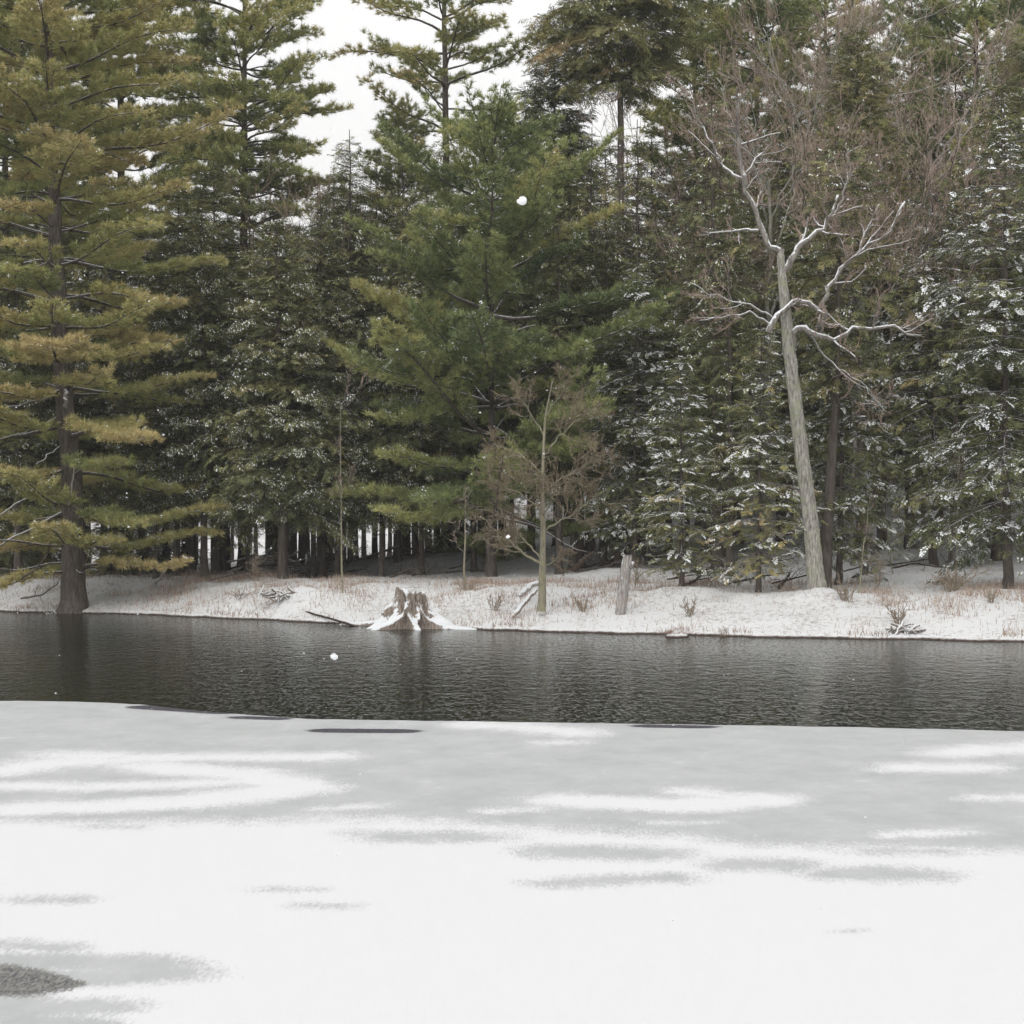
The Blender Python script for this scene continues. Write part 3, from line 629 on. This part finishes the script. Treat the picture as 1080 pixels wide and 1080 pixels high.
# -- brown twiggy sapling with yellow lichen trunk
yS = 40.4; bS = P(572, 634, yS); baseS = np.array([bS[0], yS, G(bS[0], yS)-.05]); Q_ = lambda px, py, dy=0: rel(px, py, yS+dy, baseS)
tk = Acc(); pth = np.array([Q_(571, 645), Q_(572, 625), Q_(572, 600), Q_(573, 560), Q_(572, 520), Q_(573, 480), Q_(575, 440), Q_(583, 400)])
tubes(tk, pth, np.array([4.8, 4.2, 3.7, 2.8, 2.2, 1.7, 1.2, .6])*yS/F, 9)
LS = [([Q_(571, 594), Q_(550, 582), Q_(530, 568), Q_(508, 545)], (.03, .008)), ([Q_(571, 590), Q_(545, 560, .3), Q_(525, 540, .4)], (.02, .006)),
      ([Q_(572, 560), Q_(600, 545, .2), Q_(635, 520, .4)], (.02, .006)), ([Q_(573, 540), Q_(548, 520, -.3), Q_(515, 505, -.4)], (.02, .006)),
      ([Q_(573, 520), Q_(600, 500, -.2), Q_(640, 478, -.4)], (.018, .006)), ([Q_(573, 500), Q_(550, 480, .3), Q_(520, 468, .5)], (.016, .006)),
      ([Q_(573, 480), Q_(600, 450), Q_(630, 430, .3)], (.016, .005)), ([Q_(574, 460), Q_(556, 430), Q_(545, 410, .3)], (.014, .005)), ([Q_(575, 440), Q_(592, 415), Q_(600, 392)], (.014, .004)),
      ([Q_(572, 598), Q_(585, 592), Q_(600, 578)], (.012, .004)), ([Q_(573, 545), Q_(580, 530, -.8), Q_(590, 520, -1.4)], (.015, .005)), ([Q_(573, 515), Q_(565, 500, -.8), Q_(555, 490, -1.2)], (.015, .005))]
bs = bare(62, [a for a, b in LS], [b for a, b in LS], bark_mat('rusty_twigs', (.19, .15, .10), (.33, .27, .195), 1.5), bark_mat('sapling_bark', (.15, .135, .10), (.36, .33, .25), 1.4, lichen=(.30, .29, .17)),
          levels=((10, .5, (25, 65)), (9, .5, (20, 60)), (5, .5, (20, 55))), up=.04, rmin=.0036)
e = empty('sapling', baseS); tag(e, 'brown twiggy sapling with yellow lichen on its slim trunk, right of the stump', 'tree')
obj('trunk', tk.mesh('trunk', [bpy.data.materials['sapling_bark']], True), e); obj('branches', bs['branches'], e); obj('twigs', bs['crown'], e)

# -- pinkish bare crowns in the woods
def bare_tree(seed, H, ht, spread, tm, lm, nl=7, rt=.09, levels=((6, .42, (20, 50)), (7, .5, (20, 50)), (5, .5, (15, 45)))):
    r = rng(seed); tk = Acc(); z = np.linspace(-.2, H*.8, 20); wob = np.cumsum(r.normal(size=(20, 2))*.05, 0)
    tp = np.stack([wob[:, 0], wob[:, 1], z], -1); tubes(tk, tp, rt*(1-.75*z.clip(0)/H), 8)
    limbs = []; rr = []
    for i in range(nl):
        t = r.uniform(ht, .8)*H if i < nl-2 else H*.78; k = min(19, int((t+.2)/(H*.8+.2)*19)); b = tp[k]; a = r.uniform(0, 2*PI); l = (H - t)*r.uniform(.7, 1.05) + .3
        d = np.array([math.cos(a)*spread, math.sin(a)*spread, 1.]); d /= np.linalg.norm(d)
        limbs.append([b, b + d*l*.35, b + d*l*.7 + [0, 0, .1*l], b + d*l + [0, 0, .25*l]]); rr.append((rt*.4, .008))
    d = bare(seed+1, limbs, rr, tm, lm, levels=levels, up=.14); d['trunk'] = tk.mesh('trunk', [lm], True); return d
BT1 = bare_tree(71, 12.0, .42, .55, TWIG, PALE, 9); BT2 = bare_tree(72, 12.5, .5, .7, TWIG, TWIGPALE, 10, .08); BT3 = bare_tree(73, 9, .35, .5, TWIG, LIMB, 9, .06)
for nm, t, px, Y, s, lab in [('bare_tree', BT1, 812, 49.5, .92, 'pinkish leafless tree behind the leaning dead tree'), ('bare_tree', BT2, 978, 52, .95, 'leafless tree with pale forking stems below the upper right corner'),
        ('bare_tree', BT3, 748, 49, .8, 'thin leafless tree left of the leaning dead tree'), ('birch_tree', BT1, 856, 58, 1.12, 'slender white stemmed birch near the top, right of the olive pine'),
        ('bare_tree', BT2, 1085, 57, .95, 'leafless birch leaning into the upper right corner'), ('bare_tree', BT3, 318, 54, 1.0, 'leafless pinkish treetop in the notch under the gap of sky'),
        ('bare_tree', BT3, 1000, 46, .95, 'reddish leafless tree against the snow dusted hemlock at right'), ('bare_tree', BT3, 915, 45, 1.0, 'reddish leafless tree between the dead tree limbs and the right hemlocks'), ('bare_tree', BT3, 722, 55, 1.15, 'leafless brush top right of the bare spruce trunk'),
        ('bare_tree', BT1, 900, 47, .68, 'leafless tree right behind the leaning dead tree')]:
    place(nm, t, lab, px, Y, s, px*.7, None, 'tree', plant_bare)
# thin saplings
def sapling(seed, H, lean, r0=.022):
    r = rng(seed); tk = Acc(); z = np.linspace(-.1, H, 14); p = np.stack([lean*z/H + np.cumsum(r.normal(size=14)*.012), np.cumsum(r.normal(size=14)*.012), z], -1)
    tubes(tk, p, r0*(1 - .8*z.clip(0)/H), 6)
    limbs = []; rr = []
    for i in range(7):
        k = r.integers(5, 13); a = r.uniform(0, 6.3); l = r.uniform(.3, .8)*(H/4); limbs.append([p[k], p[k] + [math.cos(a)*l*.5, math.sin(a)*l*.5, l*.4], p[k] + [math.cos(a)*l*.8, math.sin(a)*l*.8, l]]); rr.append((.008, .004))
    d = bare(seed+1, limbs, rr, TWIG, LIMB, levels=((4, .5, (20, 50)), (3, .6, (20, 50)))); d['trunk'] = tk.mesh('trunk', [bpy.data.materials['sapling_bark']], True); return d
place('sapling', sapling(85, 2.2, .05, .03), 'short dark sapling on the bank between the stump and the brown twiggy sapling', 490, 44.2, 1, 0, None, 'tree', plant_bare)
place('sapling', sapling(81, 4.2, -.15), 'thin pale leafless sapling standing alone left of the stump', 361, 44.8, 1, 0, None, 'tree', plant_bare)
place('sapling', sapling(82, 2.1, .3, .02), 'thin stem sapling left of the small red bush at right', 888+15, 40.3, .9, 0, None, 'tree', plant_bare)
place('sapling', sapling(83, 3.6, .1, .02), 'thin dark sapling between the right bank fir and the red bush', 1009, 40.6, .8, 0, None, 'tree', plant_bare)
place('sapling', sapling(84, 2.6, -.3, .02), 'forked thin sapling on the shaded snow right of the leaning tree', 943, 44.5, .8, 0, None, 'tree', plant_bare)

# extra dark trunks on the right-hand slope
TK = conifer(410, 9.5, 2.2, hemL(9.5, 1.3, 2.2), 'hem', step=.42, nper=5, elev=(-14, 20), curve=-.12, bl=.13, bll=.45, us=.12, tmin=.15, rt=.11, snow=.35, tint=.34)
for i, (px, Y) in enumerate([(590, 48), (605, 49), (622, 52), (636, 50), (642, 55), (676, 50), (688, 49.5), (745, 49), (757, 46.5), (770, 45), (778, 53), (823, 52), (834, 55), (910, 52), (930, 50.5), (958, 51), (990, 54), (1020, 53), (1045, 50)]):
    place('hemlock_tree', TK, 'slim dark hemlock on the shaded snowy slope behind the right bank', px, Y, .85 + .12*((i*7) % 3), i*1.7, 'slim hemlocks on the right hand slope')

# ================================================================== SMALL THINGS ON THE BANK
# stump
yT = 41.0; bT = np.array([wx(433, yT), yT - .15, .0])
th = np.linspace(0, 2*PI, 145)[:-1]; zs = np.concatenate([np.linspace(-.15, .80, 54)]); r5 = rng(9)
TH, ZZ = np.meshgrid(th, zs); hgt = ZZ.clip(0)/.80
f = (1-hgt).clip(0)**2.6
rad = .262 + .02*np.sin(TH*3+1) + .028*np.sin(TH*11 + hgt*3) + .016*np.sin(TH*19 + 2 + hgt*5) + .035*fbm(TH*3, hgt*3, 4)
for a, A, w in [(-.12, .80, .24), (-.62, .46, .17), (-1.12, .34, .15), (-1.58, .38, .13), (-2.0, .34, .14), (-2.5, .48, .2), (3.05, .55, .22), (2.2, .5, .25), (1.3, .5, .3), (.6, .45, .25)]:
    a = a + .22*np.sin(hgt*5 + a*7)
    dlt = (TH - a + PI) % (2*PI) - PI; rad = rad + A*f*np.exp(-(dlt/w)**2)
rad = rad + .05*fbm(TH*5, hgt*7+2, 4) + .10*np.exp(-(((TH-2.9+PI) % (2*PI) - PI)/.5)**2 - ((hgt-.45)/.16)**2)
rad = rad + .06*f - .05*(1-hgt.clip(0,1))*np.exp(-((TH % (2*PI) - 4.55)/.10)**2)
top = .70 + np.where(np.cos(TH) < -.1, .05, -.03) + .03*np.sin(TH*7) + .10*fbm(TH*2.5, TH*0+1, 4)
notch = .22*np.exp(-(((TH - 4.45 + PI) % (2*PI) - PI)/.13)**2)
ZT = ZZ*(top - notch*(hgt > .5)*(hgt-.5)*2)/.80
Vx = np.stack([rad*np.cos(TH) + .0, rad*np.sin(TH)*.8, ZT + .035*fbm(TH*4, hgt*6+3, 3)*hgt], -1)
n = len(th); acc = Acc(); i = (np.arange(len(zs)-1)[:, None]*n + np.arange(n)[None]); j = (np.arange(len(zs)-1)[:, None]*n + (np.arange(n)[None]+1) % n)
q = np.stack([i, j, j+n, i+n], -1).reshape(-1, 4)
acc.add(Vx, np.concatenate([q[:, [0, 1, 2]], q[:, [0, 2, 3]]]))
topr = Vx[-1]; inner = topr*[.72, .72, 1] - [0, 0, .07]; cc = np.array([[0, 0, .62]])
k = np.arange(n); k2 = (k+1) % n
acc.add(np.concatenate([topr, inner]), np.concatenate([np.stack([k, k2, k2+n], -1), np.stack([k, k2+n, k+n], -1)]))
acc.add(np.concatenate([inner, cc]), np.stack([k, k2, np.full(n, n)], -1))
st = obj('tree_stump', acc.mesh('tree_stump', [STUMPM], True), None, bT)
tag(st, 'weathered split tree stump with spreading snow covered roots at the water edge', 'stump')

def log(name, label, pts, r0, r1, mat, cat='log', n=12, sides=8, twigs=0, seed=1, group=None):
    pts = np.array(pts, float); s = np.linspace(0, len(pts)-1, n); q = np.stack([np.interp(s, np.arange(len(pts)), pts[:, i]) for i in range(3)], -1)
    q[1:-1] += rng(seed).normal(size=(n-2, 3))*r0*.18; base = q[0].copy(); acc = Acc(); rr_ = np.linspace(r0, r1, n); rr_[0] *= .6; rr_[-1] *= .6
    tubes(acc, q - base, rr_, sides, cap=True); tubes(acc, (q - base)[::-1][-2:], np.array([r0, .002]), sides)
    if twigs:
        cp, cr_ = grow(rng(seed+1), (q-base)[None], rr_[None], twigs, .3, (30, 70), rr=.4); tubes(acc, cp, np.maximum(cr_, .005), 4)
        cp, cr_ = grow(rng(seed+2), cp, cr_, 3, .5, (30, 70), rr=.5); tubes(acc, cp, np.maximum(cr_, .004), 3)
    return tag(obj(name, acc.mesh(name, [mat], True), None, base), label, cat, group)
def GP(px, Y, dz=0): x = wx(px, Y); return [x, Y, G(x, Y) + dz]
log('log', 'snow covered log lying left against the stump at the water edge', [GP(358, 42.6, .08), GP(380, 42.2, .10), GP(412, 41.6, .12)], .07, .12, STUMPM, seed=2)
log('stick', 'thin bare pole slanting down into the water left of the stump', [P(323, 645, 44.3), P(345, 651, 43.2), P(378, 661.5, 41.6)], .022, .028, DARKWOOD, 'branch', seed=3)
log('plank', 'short weathered slab of wood lying against the foot of the twiggy sapling', [GP(541, 40.6, .04), GP(553, 40.8, .22), GP(567, 41, .38)], .05, .04, STUMPM, 'wood', seed=4)
log('log', 'pale broken log behind the slanting slab beside the sapling', [GP(548, 41.6, .2), GP(560, 41.8, .32), GP(572, 42, .30)], .06, .05, SNAGM, seed=5)
log('fallen_branch', 'dark fallen branch on the snow right of the first young fir trunk', [GP(722, 42.6, .03), GP(735, 43.2, .12), GP(750, 44, .3)], .05, .02, DARKWOOD, 'branch', seed=6, twigs=3)
log('fallen_branch', 'dark broken branch poking up in front of the brownish fir', [GP(821, 41.8, .03), GP(828, 42, .18), GP(834, 42.3, .3)], .045, .02, DARKWOOD, 'branch', seed=7)
log('fallen_branch', 'long dark branch lying on the shaded snow left of the right bank fir', [GP(940, 45, .08), GP(965, 45.3, .14), GP(990, 45, .1), GP(1015, 45.6, .1)], .028, .012, DARKWOOD, 'branch', seed=8, twigs=6)
log('fallen_branch', 'snowy broken log propped on the slope behind the twiggy sapling', [GP(604, 47, .1), GP(617, 46.8, .28), GP(628, 46.4, .55)], .07, .03, DARKWOOD, 'branch', seed=9, twigs=4)
log('fallen_log', 'snow capped fallen log leaning behind the grey snag', [GP(648, 48, .2), GP(668, 48.5, .6), GP(690, 49, 1.1)], .09, .05, DARKWOOD, 'log', seed=10, twigs=5)
log('fallen_branch', 'tangled dead branch beneath the shade left of the red bush', [GP(885, 46.8, .5), GP(905, 46.6, .55), GP(925, 46.5, .5)], .025, .01, DARKWOOD, 'branch', seed=11, twigs=8)
log('fallen_branch', 'forked dead branch on the bank just left of the great pine trunk', [GP(22, 49.9, .1), GP(45, 49.6, .2), GP(62, 49.4, .5)], .03, .01, LIMB, 'branch', seed=12, twigs=7)
log('fallen_branch', 'curved dead branch hanging beside the great pine trunk on its left', [P(20, 612, 47.6), P(38, 600, 47.6), P(50, 585, 47.6), P(53, 568, 47.7)], .022, .008, LIMB, 'branch', seed=13, twigs=2)
log('fallen_log', 'low snowy log under the slim trunks left of the stand', [GP(162, 50.3, .1), GP(170, 50, .25), GP(178, 49.8, .6)], .05, .02, SNAGM, 'log', seed=14)
log('fallen_log', 'low log between trunks in the stand above the brush heap', [GP(270, 51, .3), GP(300, 51.3, .35), GP(330, 51, .3)], .035, .02, DARKWOOD, 'log', seed=15, twigs=9)
log('fallen_log', 'thin log lying behind the slim trunks above the stump', [GP(375, 52, .35), GP(420, 52.5, .4), GP(470, 52, .3)], .035, .02, DARKWOOD, 'log', seed=16, twigs=9)

rq = rng(404)
for i in range(34):
    if i < 18: x_, y_ = wx(rq.uniform(195, 540), 51), rq.uniform(48.5, 57)
    else: x_, y_ = rq.uniform(.8, 9.5), rq.uniform(42.5, 50)
    a_ = rq.uniform(-.5, .5); l_ = rq.uniform(.5, 1.6); z_ = G(x_, y_)
    log('fallen_branch', 'dead stick lying among the slim trunks on the left woods floor' if i < 18 else 'dead stick lying on the shaded snow of the right hand slope',
        [[x_, y_, z_ + .03], [x_ + l_*.5*math.cos(a_), y_ + l_*.5*math.sin(a_), z_ + .08 + .15*rq.random()], [x_ + l_*math.cos(a_), y_ + l_*math.sin(a_), z_ + .05 + rq.uniform(0, .45)]],
        rq.uniform(.012, .035), .008, DARKWOOD, 'branch', seed=500+i, twigs=int(rq.integers(3, 9)), group='dead sticks on the left woods floor' if i < 18 else 'dead sticks on the right hand slope')
# grey snag
yN = 39.9; b = P(654, 633, yN); base = np.array([b[0], yN, G(b[0], yN)-.06]); rn = rng(31)
a = np.linspace(0, 2*PI, 25)[:-1]; t = np.linspace(0, 1, 22); A_, T_ = np.meshgrid(a, t); topv = np.array([wx(661.5, yN)-b[0], .05, wz(586, yN)-base[2]])
rd = (.088*(1-T_) + .082*T_ + .03*(T_ > .8)*(T_-.8)*5*np.cos(A_) + .012*np.sin(A_*5+1) + .012*np.sin(A_*9 + T_*2) + .02*fbm(A_*2, T_*5, 3))
lenv = 1 + .10*fbm(A_*2.2, A_*0 + 2, 4)*(T_ > .7) - .12*(T_ > .9)*(np.cos(A_-.5) > .5)
V = np.stack([rd*np.cos(A_) + topv[0]*T_, rd*np.sin(A_) + topv[1]*T_, topv[2]*T_*lenv], -1)
acc = Acc(); n = 24; i = (np.arange(21)[:, None]*n + np.arange(n)[None]); j = (np.arange(21)[:, None]*n + (np.arange(n)[None]+1) % n)
q = np.stack([i, j, j+n, i+n], -1).reshape(-1, 4); acc.add(V, np.concatenate([q[:, [0, 1, 2]], q[:, [0, 2, 3]]]))
k = np.arange(n); acc.add(np.concatenate([V[-1], V[-1].mean(0)[None] - [0, 0, .05]]), np.stack([k, (k+1) % n, np.full(n, n)], -1))
tag(obj('snag', acc.mesh('snag', [SNAGM], True), None, base), 'short leaning bleached snag standing on the bank right of the twiggy sapling', 'snag')

# islet tussock
def tussock(name, label, px, Y, w, d, h, z=-.03, seed=1):
    r = rng(seed); acc = Acc(); na, nr = 40, 14; a = np.linspace(0, 2*PI, na+1)[:-1]; rr_ = np.linspace(0, 1, nr); A_, R2 = np.meshgrid(a, rr_)
    e_ = 1 + .35*fbm(np.cos(A_)*1.5+4, np.sin(A_)*1.5, 3)
    x = R2*w*e_*np.cos(A_); y = R2*d*e_*np.sin(A_); zz = h*np.sqrt(np.clip(1-R2**2, 0, 1))*(1 + .7*fbm(x*7, y*7, 3)) + z
    i = (np.arange(nr-1)[:, None]*na + np.arange(na)[None]); j = (np.arange(nr-1)[:, None]*na + (np.arange(na)[None]+1) % na)
    q = np.stack([i, j, j+na, i+na], -1).reshape(-1, 4); acc.add(np.stack([x, y, zz], -1), np.concatenate([q[:, [0, 2, 1]], q[:, [0, 3, 2]]]))
    e = empty(name, (wx(px, Y), Y, 0)); tag(e, label, 'clump')
    obj('snowy_mound', acc.mesh('mound', [GROUND], True), e)
    g = Acc(); n = 160; bp = np.stack([r.normal(size=n)*w*.5 - w*.15, r.normal(size=n)*d*.5, np.full(n, h*.5)], -1); dr = np.stack([r.normal(size=n)*.8, r.normal(size=n)*.8, r.uniform(.3, 1, n)], -1)
    l = r.uniform(.06, .15, n)[:, None]; s_ = nrm(np.cross(dr, r.normal(size=(n, 3))))*.006
    g.add(np.stack([bp-s_, bp+s_, bp+nrm(dr)*l], 1), np.arange(n*3).reshape(-1, 3), 0, np.repeat(.15, n)); obj('grass', g.mesh('grass', [GRASS]), e)
tussock('tussock', 'small snow topped grass tussock standing in the water off the bank', 713, 37.55, .22, .28, .13, seed=3)

# dead grass poking through the snow
r = rng(77); g = Acc(); N = 85000
x = r.uniform(-14, 12, N); d_ = np.where(r.random(N) < .08, r.uniform(.02, .3, N), r.uniform(.1, 6.5, N)); y = shoreY(x) + d_
cl = vnoise(x*1.3 + 5, y*1.3); keep = (r.random(N) < np.clip((cl-.42)*2.2, .10, .8)*np.interp(d_, [0, .3, 1.5, 3.5], [.5, .3, .5, 1])) ; x, y, d_ = x[keep], y[keep], d_[keep]; N = len(x)
z = ground(x, y) - .01; hh = r.uniform(.03, .16, N)*np.clip(.6 + cl[keep], .5, 1.4)*np.where(d_ < .3, .7, 1)
lean = r.normal(size=(N, 2))*.28; b0 = np.stack([x, y, z], -1); tip = b0 + np.stack([lean[:, 0]*hh, lean[:, 1]*hh, hh], -1)
sv = np.stack([np.full(N, .0055), r.normal(size=N)*.003, np.zeros(N)], -1)
g.add(np.stack([b0-sv, b0+sv, tip], 1), np.arange(N*3).reshape(-1, 3), 0, np.clip(r.normal(size=N)*.22 + .45 - .2*(d_ < .25), 0, 1))
tag(obj('dead_grass', g.mesh('dead_grass', [GRASS])), 'dry reddish grass blades sticking up through the snow along the bank', 'grass', None, 'stuff')

# leafless shrubs
def shrub(seed, H, n, spread=.6):
    r = rng(seed); limbs = []; rr = []
    for i in range(n):
        a = r.uniform(0, 6.3); s_ = r.uniform(.1, spread); b = np.array([r.normal()*.08*H, r.normal()*.08*H, -.05]); h = H*r.uniform(.5, 1.)
        limbs.append([b, b + [math.cos(a)*s_*h*.4, math.sin(a)*s_*h*.4, h*.5], b + [math.cos(a)*s_*h, math.sin(a)*s_*h, h]]); rr.append((.008, .004))
    return bare(seed+1, limbs, rr, TWIG, bpy.data.materials['rusty_twigs'], levels=((4, .45, (20, 55)), (3, .5, (20, 50))), up=.08, rmin=.0035)
SH = [shrub(91, .45, 9), shrub(93, .6, 12, .9), shrub(95, .9, 7, .5)]
def place_shrub(k, label, px, Y, s, rz=0, group=None):
    x = wx(px, Y); e = empty('leafless_shrub', (x, Y, G(x, Y)-.02), rz, s); tag(e, label, 'shrub', group); obj('stems', SH[k]['branches'], e); obj('twigs', SH[k]['crown'], e)
place_shrub(1, 'bushy red brown shrub on the bank left of the right edge fir', 1000, 39.9, (1.4, 1, .9))
place_shrub(0, 'low twiggy shrub dusted with snow by the water at right, below the red bush', 948, 37.5, (1.5, 1, 1.0), 1)
place_shrub(0, 'low twiggy shrub right beside the foot of the leaning dead tree', 893, 39.4, 1.1, 2)
place_shrub(0, 'small shrub in front of the young fir nearest the snag', 728, 39.3, .9, 3)
place_shrub(2, 'thin upright shrub right of the leaning dead tree, slightly uphill', 925, 41.6, .9, 4)
place_shrub(0, 'small twig shrub between the stump and the twiggy sapling', 521, 41.4, .8, 5)
place_shrub(1, 'reddish shrub at the foot of the thin sapling near the stump', 492, 43.8, (1.0, .8, .45), 1)
place_shrub(0, 'reddish shrub on the snow between the sapling and the snag', 615, 40.6, .8, 1.3)
place_shrub(2, 'thin dark shrub at the water edge below the brownish young fir', 762, 37.7, .38, 1.3)
place_shrub(2, 'leafless shrub at the foot of the trunk stand above the brush heap', 270, 48.6, .8, .3)
place_shrub(0, 'twig shrub on the bank under the largest right fir', 1045, 38.5, .8, .3)
place_shrub(1, 'low red brush halfway along the left bank', 252, 46.4, (1.1, .8, .4), .3)
place_shrub(2, 'leafless shrub on the slope behind the snag', 672, 43.5, .8, 2.3)
# brush heap
def brush(label, px, Y, w, h, n, seed):
    r = rng(seed); acc = Acc(); x0 = wx(px, Y); b = np.array([x0, Y, G(x0, Y)])
    a = r.uniform(0, 2*PI, n); l = r.uniform(.3, 1, n)*w; c = np.stack([r.normal(size=n)*w*.35, r.normal(size=n)*w*.2, r.uniform(0, h*.5, n)], -1)
    d = nrm(np.stack([np.cos(a), np.sin(a)*.6, r.uniform(-.2, .6, n)], -1))*l[:, None]*.5
    t = np.linspace(-1, 1, 5)[None, :, None]; p_ = c[:, None] + d[:, None]*t + r.normal(size=(n, 5, 3))*.015
    tubes(acc, p_, np.repeat(r.uniform(.008, .03, n)[:, None], 5, 1), 5, cap=True)
    tag(obj('brush_heap', acc.mesh('brush_heap', [STUMPM], True), None, b), label, 'brush')
brush('snow covered heap of sticks on the bank above the slanting pole', 297, 45.3, .55, .3, 40, 3)
brush('snowy tangle of sticks at the water edge on the right of the bank', 955, 37.0, .4, .15, 30, 4)
brush('dark brush heap among the slim trunks behind the left bank', 290, 52.5, 1.1, .9, 60, 5)
brush('small heap of roots and sticks at the foot of the great pine', 62, 48.4, .5, .25, 26, 6)

# falling snow: a few big flakes near the lens and a scatter of small ones farther out
def flake(px, py, Y, w, seed, label):
    r = rng(seed); acc = Acc(); n = 14
    for i in range(n):
        c = r.normal(size=3)*w*.11; u, v = 6, 4
        ph, th_ = np.meshgrid(np.linspace(0, 2*PI, u+1)[:-1], np.linspace(0, PI, v)); rr_ = w*r.uniform(.22, .38)
        V = c + rr_*np.stack([np.sin(th_)*np.cos(ph), np.sin(th_)*np.sin(ph), np.cos(th_)], -1)
        i_ = (np.arange(v-1)[:, None]*u + np.arange(u)[None]); j_ = (np.arange(v-1)[:, None]*u + (np.arange(u)[None]+1) % u); q = np.stack([i_, j_, j_+u, i_+u], -1).reshape(-1, 4)
        acc.add(V, np.concatenate([q[:, [0, 1, 2]], q[:, [0, 2, 3]]]))
    tag(obj('snowflake', acc.mesh('snowflake', [FLECK], True), None, P(px, py, Y)), label, 'snowflake')
flake(551, 212, 2.6, .013, 1, 'big round falling snowflake in front of the bushy middle pine')
flake(353, 693, 3.2, .012, 2, 'falling snowflake over the dark water below the stump')
flake(536, 566, 9, .016, 3, 'small falling snowflake beside the low limb of the twiggy sapling')
r = rng(88); n = 900; Y = r.uniform(9, 36, n); c = np.stack([r.uniform(-.26, .26, n)*Y, Y, CH + r.uniform(-.2, .26, n)*Y], -1); c = c[c[:, 2] > .1]; n = len(c)
acc = Acc(); w = r.uniform(.003, .0065, n)[:, None]; o4 = np.array([[1, 0, -.6], [-1, 0, -.6], [0, 1, .6], [0, -1, .6]])
acc.add(c[:, None] + o4[None]*w[:, None], (np.array([[0, 1, 2], [0, 3, 1], [0, 2, 3], [1, 3, 2]])[None] + (np.arange(n)*4)[:, None, None]))
tag(obj('falling_snow', acc.mesh('falling_snow', [FLECK])), 'tiny snowflakes falling through the air over the pond', 'falling snow', None, 'stuff')

# snowy air
m, nt, ns, ln = new_mat('snowy_air'); v = ns.new('ShaderNodeVolumePrincipled'); v.inputs['Density'].default_value = .0007; v.inputs['Color'].default_value = (.95, .95, .95, 1)
o = ns.new('ShaderNodeOutputMaterial'); ln.new(v.outputs[0], o.inputs['Volume'])
acc = Acc(); c8 = np.array([[x, y, z] for x in (-1200, 1200) for y in (-1200, 1500) for z in (-30, 190)]); acc.add(c8, [[0, 1, 3], [0, 3, 2], [4, 6, 7], [4, 7, 5], [0, 4, 5], [0, 5, 1], [2, 3, 7], [2, 7, 6], [0, 2, 6], [0, 6, 4], [1, 5, 7], [1, 7, 3]])
tag(obj('haze', acc.mesh('haze', [m])), 'thin pale haze of snowy air over pond and woods', 'haze', None, 'stuff')
# ================================================================== LIGHT, SKY, CAMERA
w = bpy.data.worlds.new('World'); sc.world = w; w.use_nodes = True; nt = w.node_tree; nt.nodes.clear(); ns, ln = nt.nodes, nt.links
sky = ns.new('ShaderNodeTexSky'); sky.sky_type = 'NISHITA'; sky.sun_disc = False; sky.sun_elevation = math.radians(42); sky.sun_rotation = math.radians(200); sky.dust_density = 6; sky.air_density = 1.5
hs = nd(ns, 'ShaderNodeHueSaturation', Saturation=.06); ln.new(sky.outputs[0], hs.inputs['Color'])
mx = mixc(ns, ln, .80, hs.outputs[0], (10.4, 10.35, 10.3))
bg = nd(ns, 'ShaderNodeBackground', Strength=.102); ln.new(mx, bg.inputs[0]); o = ns.new('ShaderNodeOutputWorld'); ln.new(bg.outputs[0], o.inputs[0])
sun = bpy.data.lights.new('sun', 'SUN'); sun.energy = .5; sun.angle = math.radians(25); sun.color = (1, .97, .93)
so = bpy.data.objects.new('sun', sun); col.objects.link(so)
el, azm = math.radians(42), math.radians(200); so.rotation_euler = (PI/2 - el, 0, PI - azm)
cam = bpy.data.cameras.new('camera'); cam.sensor_width = 36; cam.lens = 36*F/1080; cam.clip_end = 2000; cam.clip_start = .1
co = bpy.data.objects.new('camera', cam); col.objects.link(co); co.location = (0, 0, CH); co.rotation_euler = (PI/2 + math.atan(20/F), 0, 0)
sc.camera = co
sc.view_settings.view_transform = 'Standard'; sc.view_settings.look = 'None'; sc.view_settings.gamma = 1; sc.view_settings.exposure = .5
sc.cycles.max_bounces = 4; sc.cycles.diffuse_bounces = 3; sc.cycles.glossy_bounces = 2; sc.cycles.transmission_bounces = 1
sc.cycles.use_denoising = True; sc.cycles.adaptive_threshold = .03; sc.cycles.adaptive_min_samples = 16
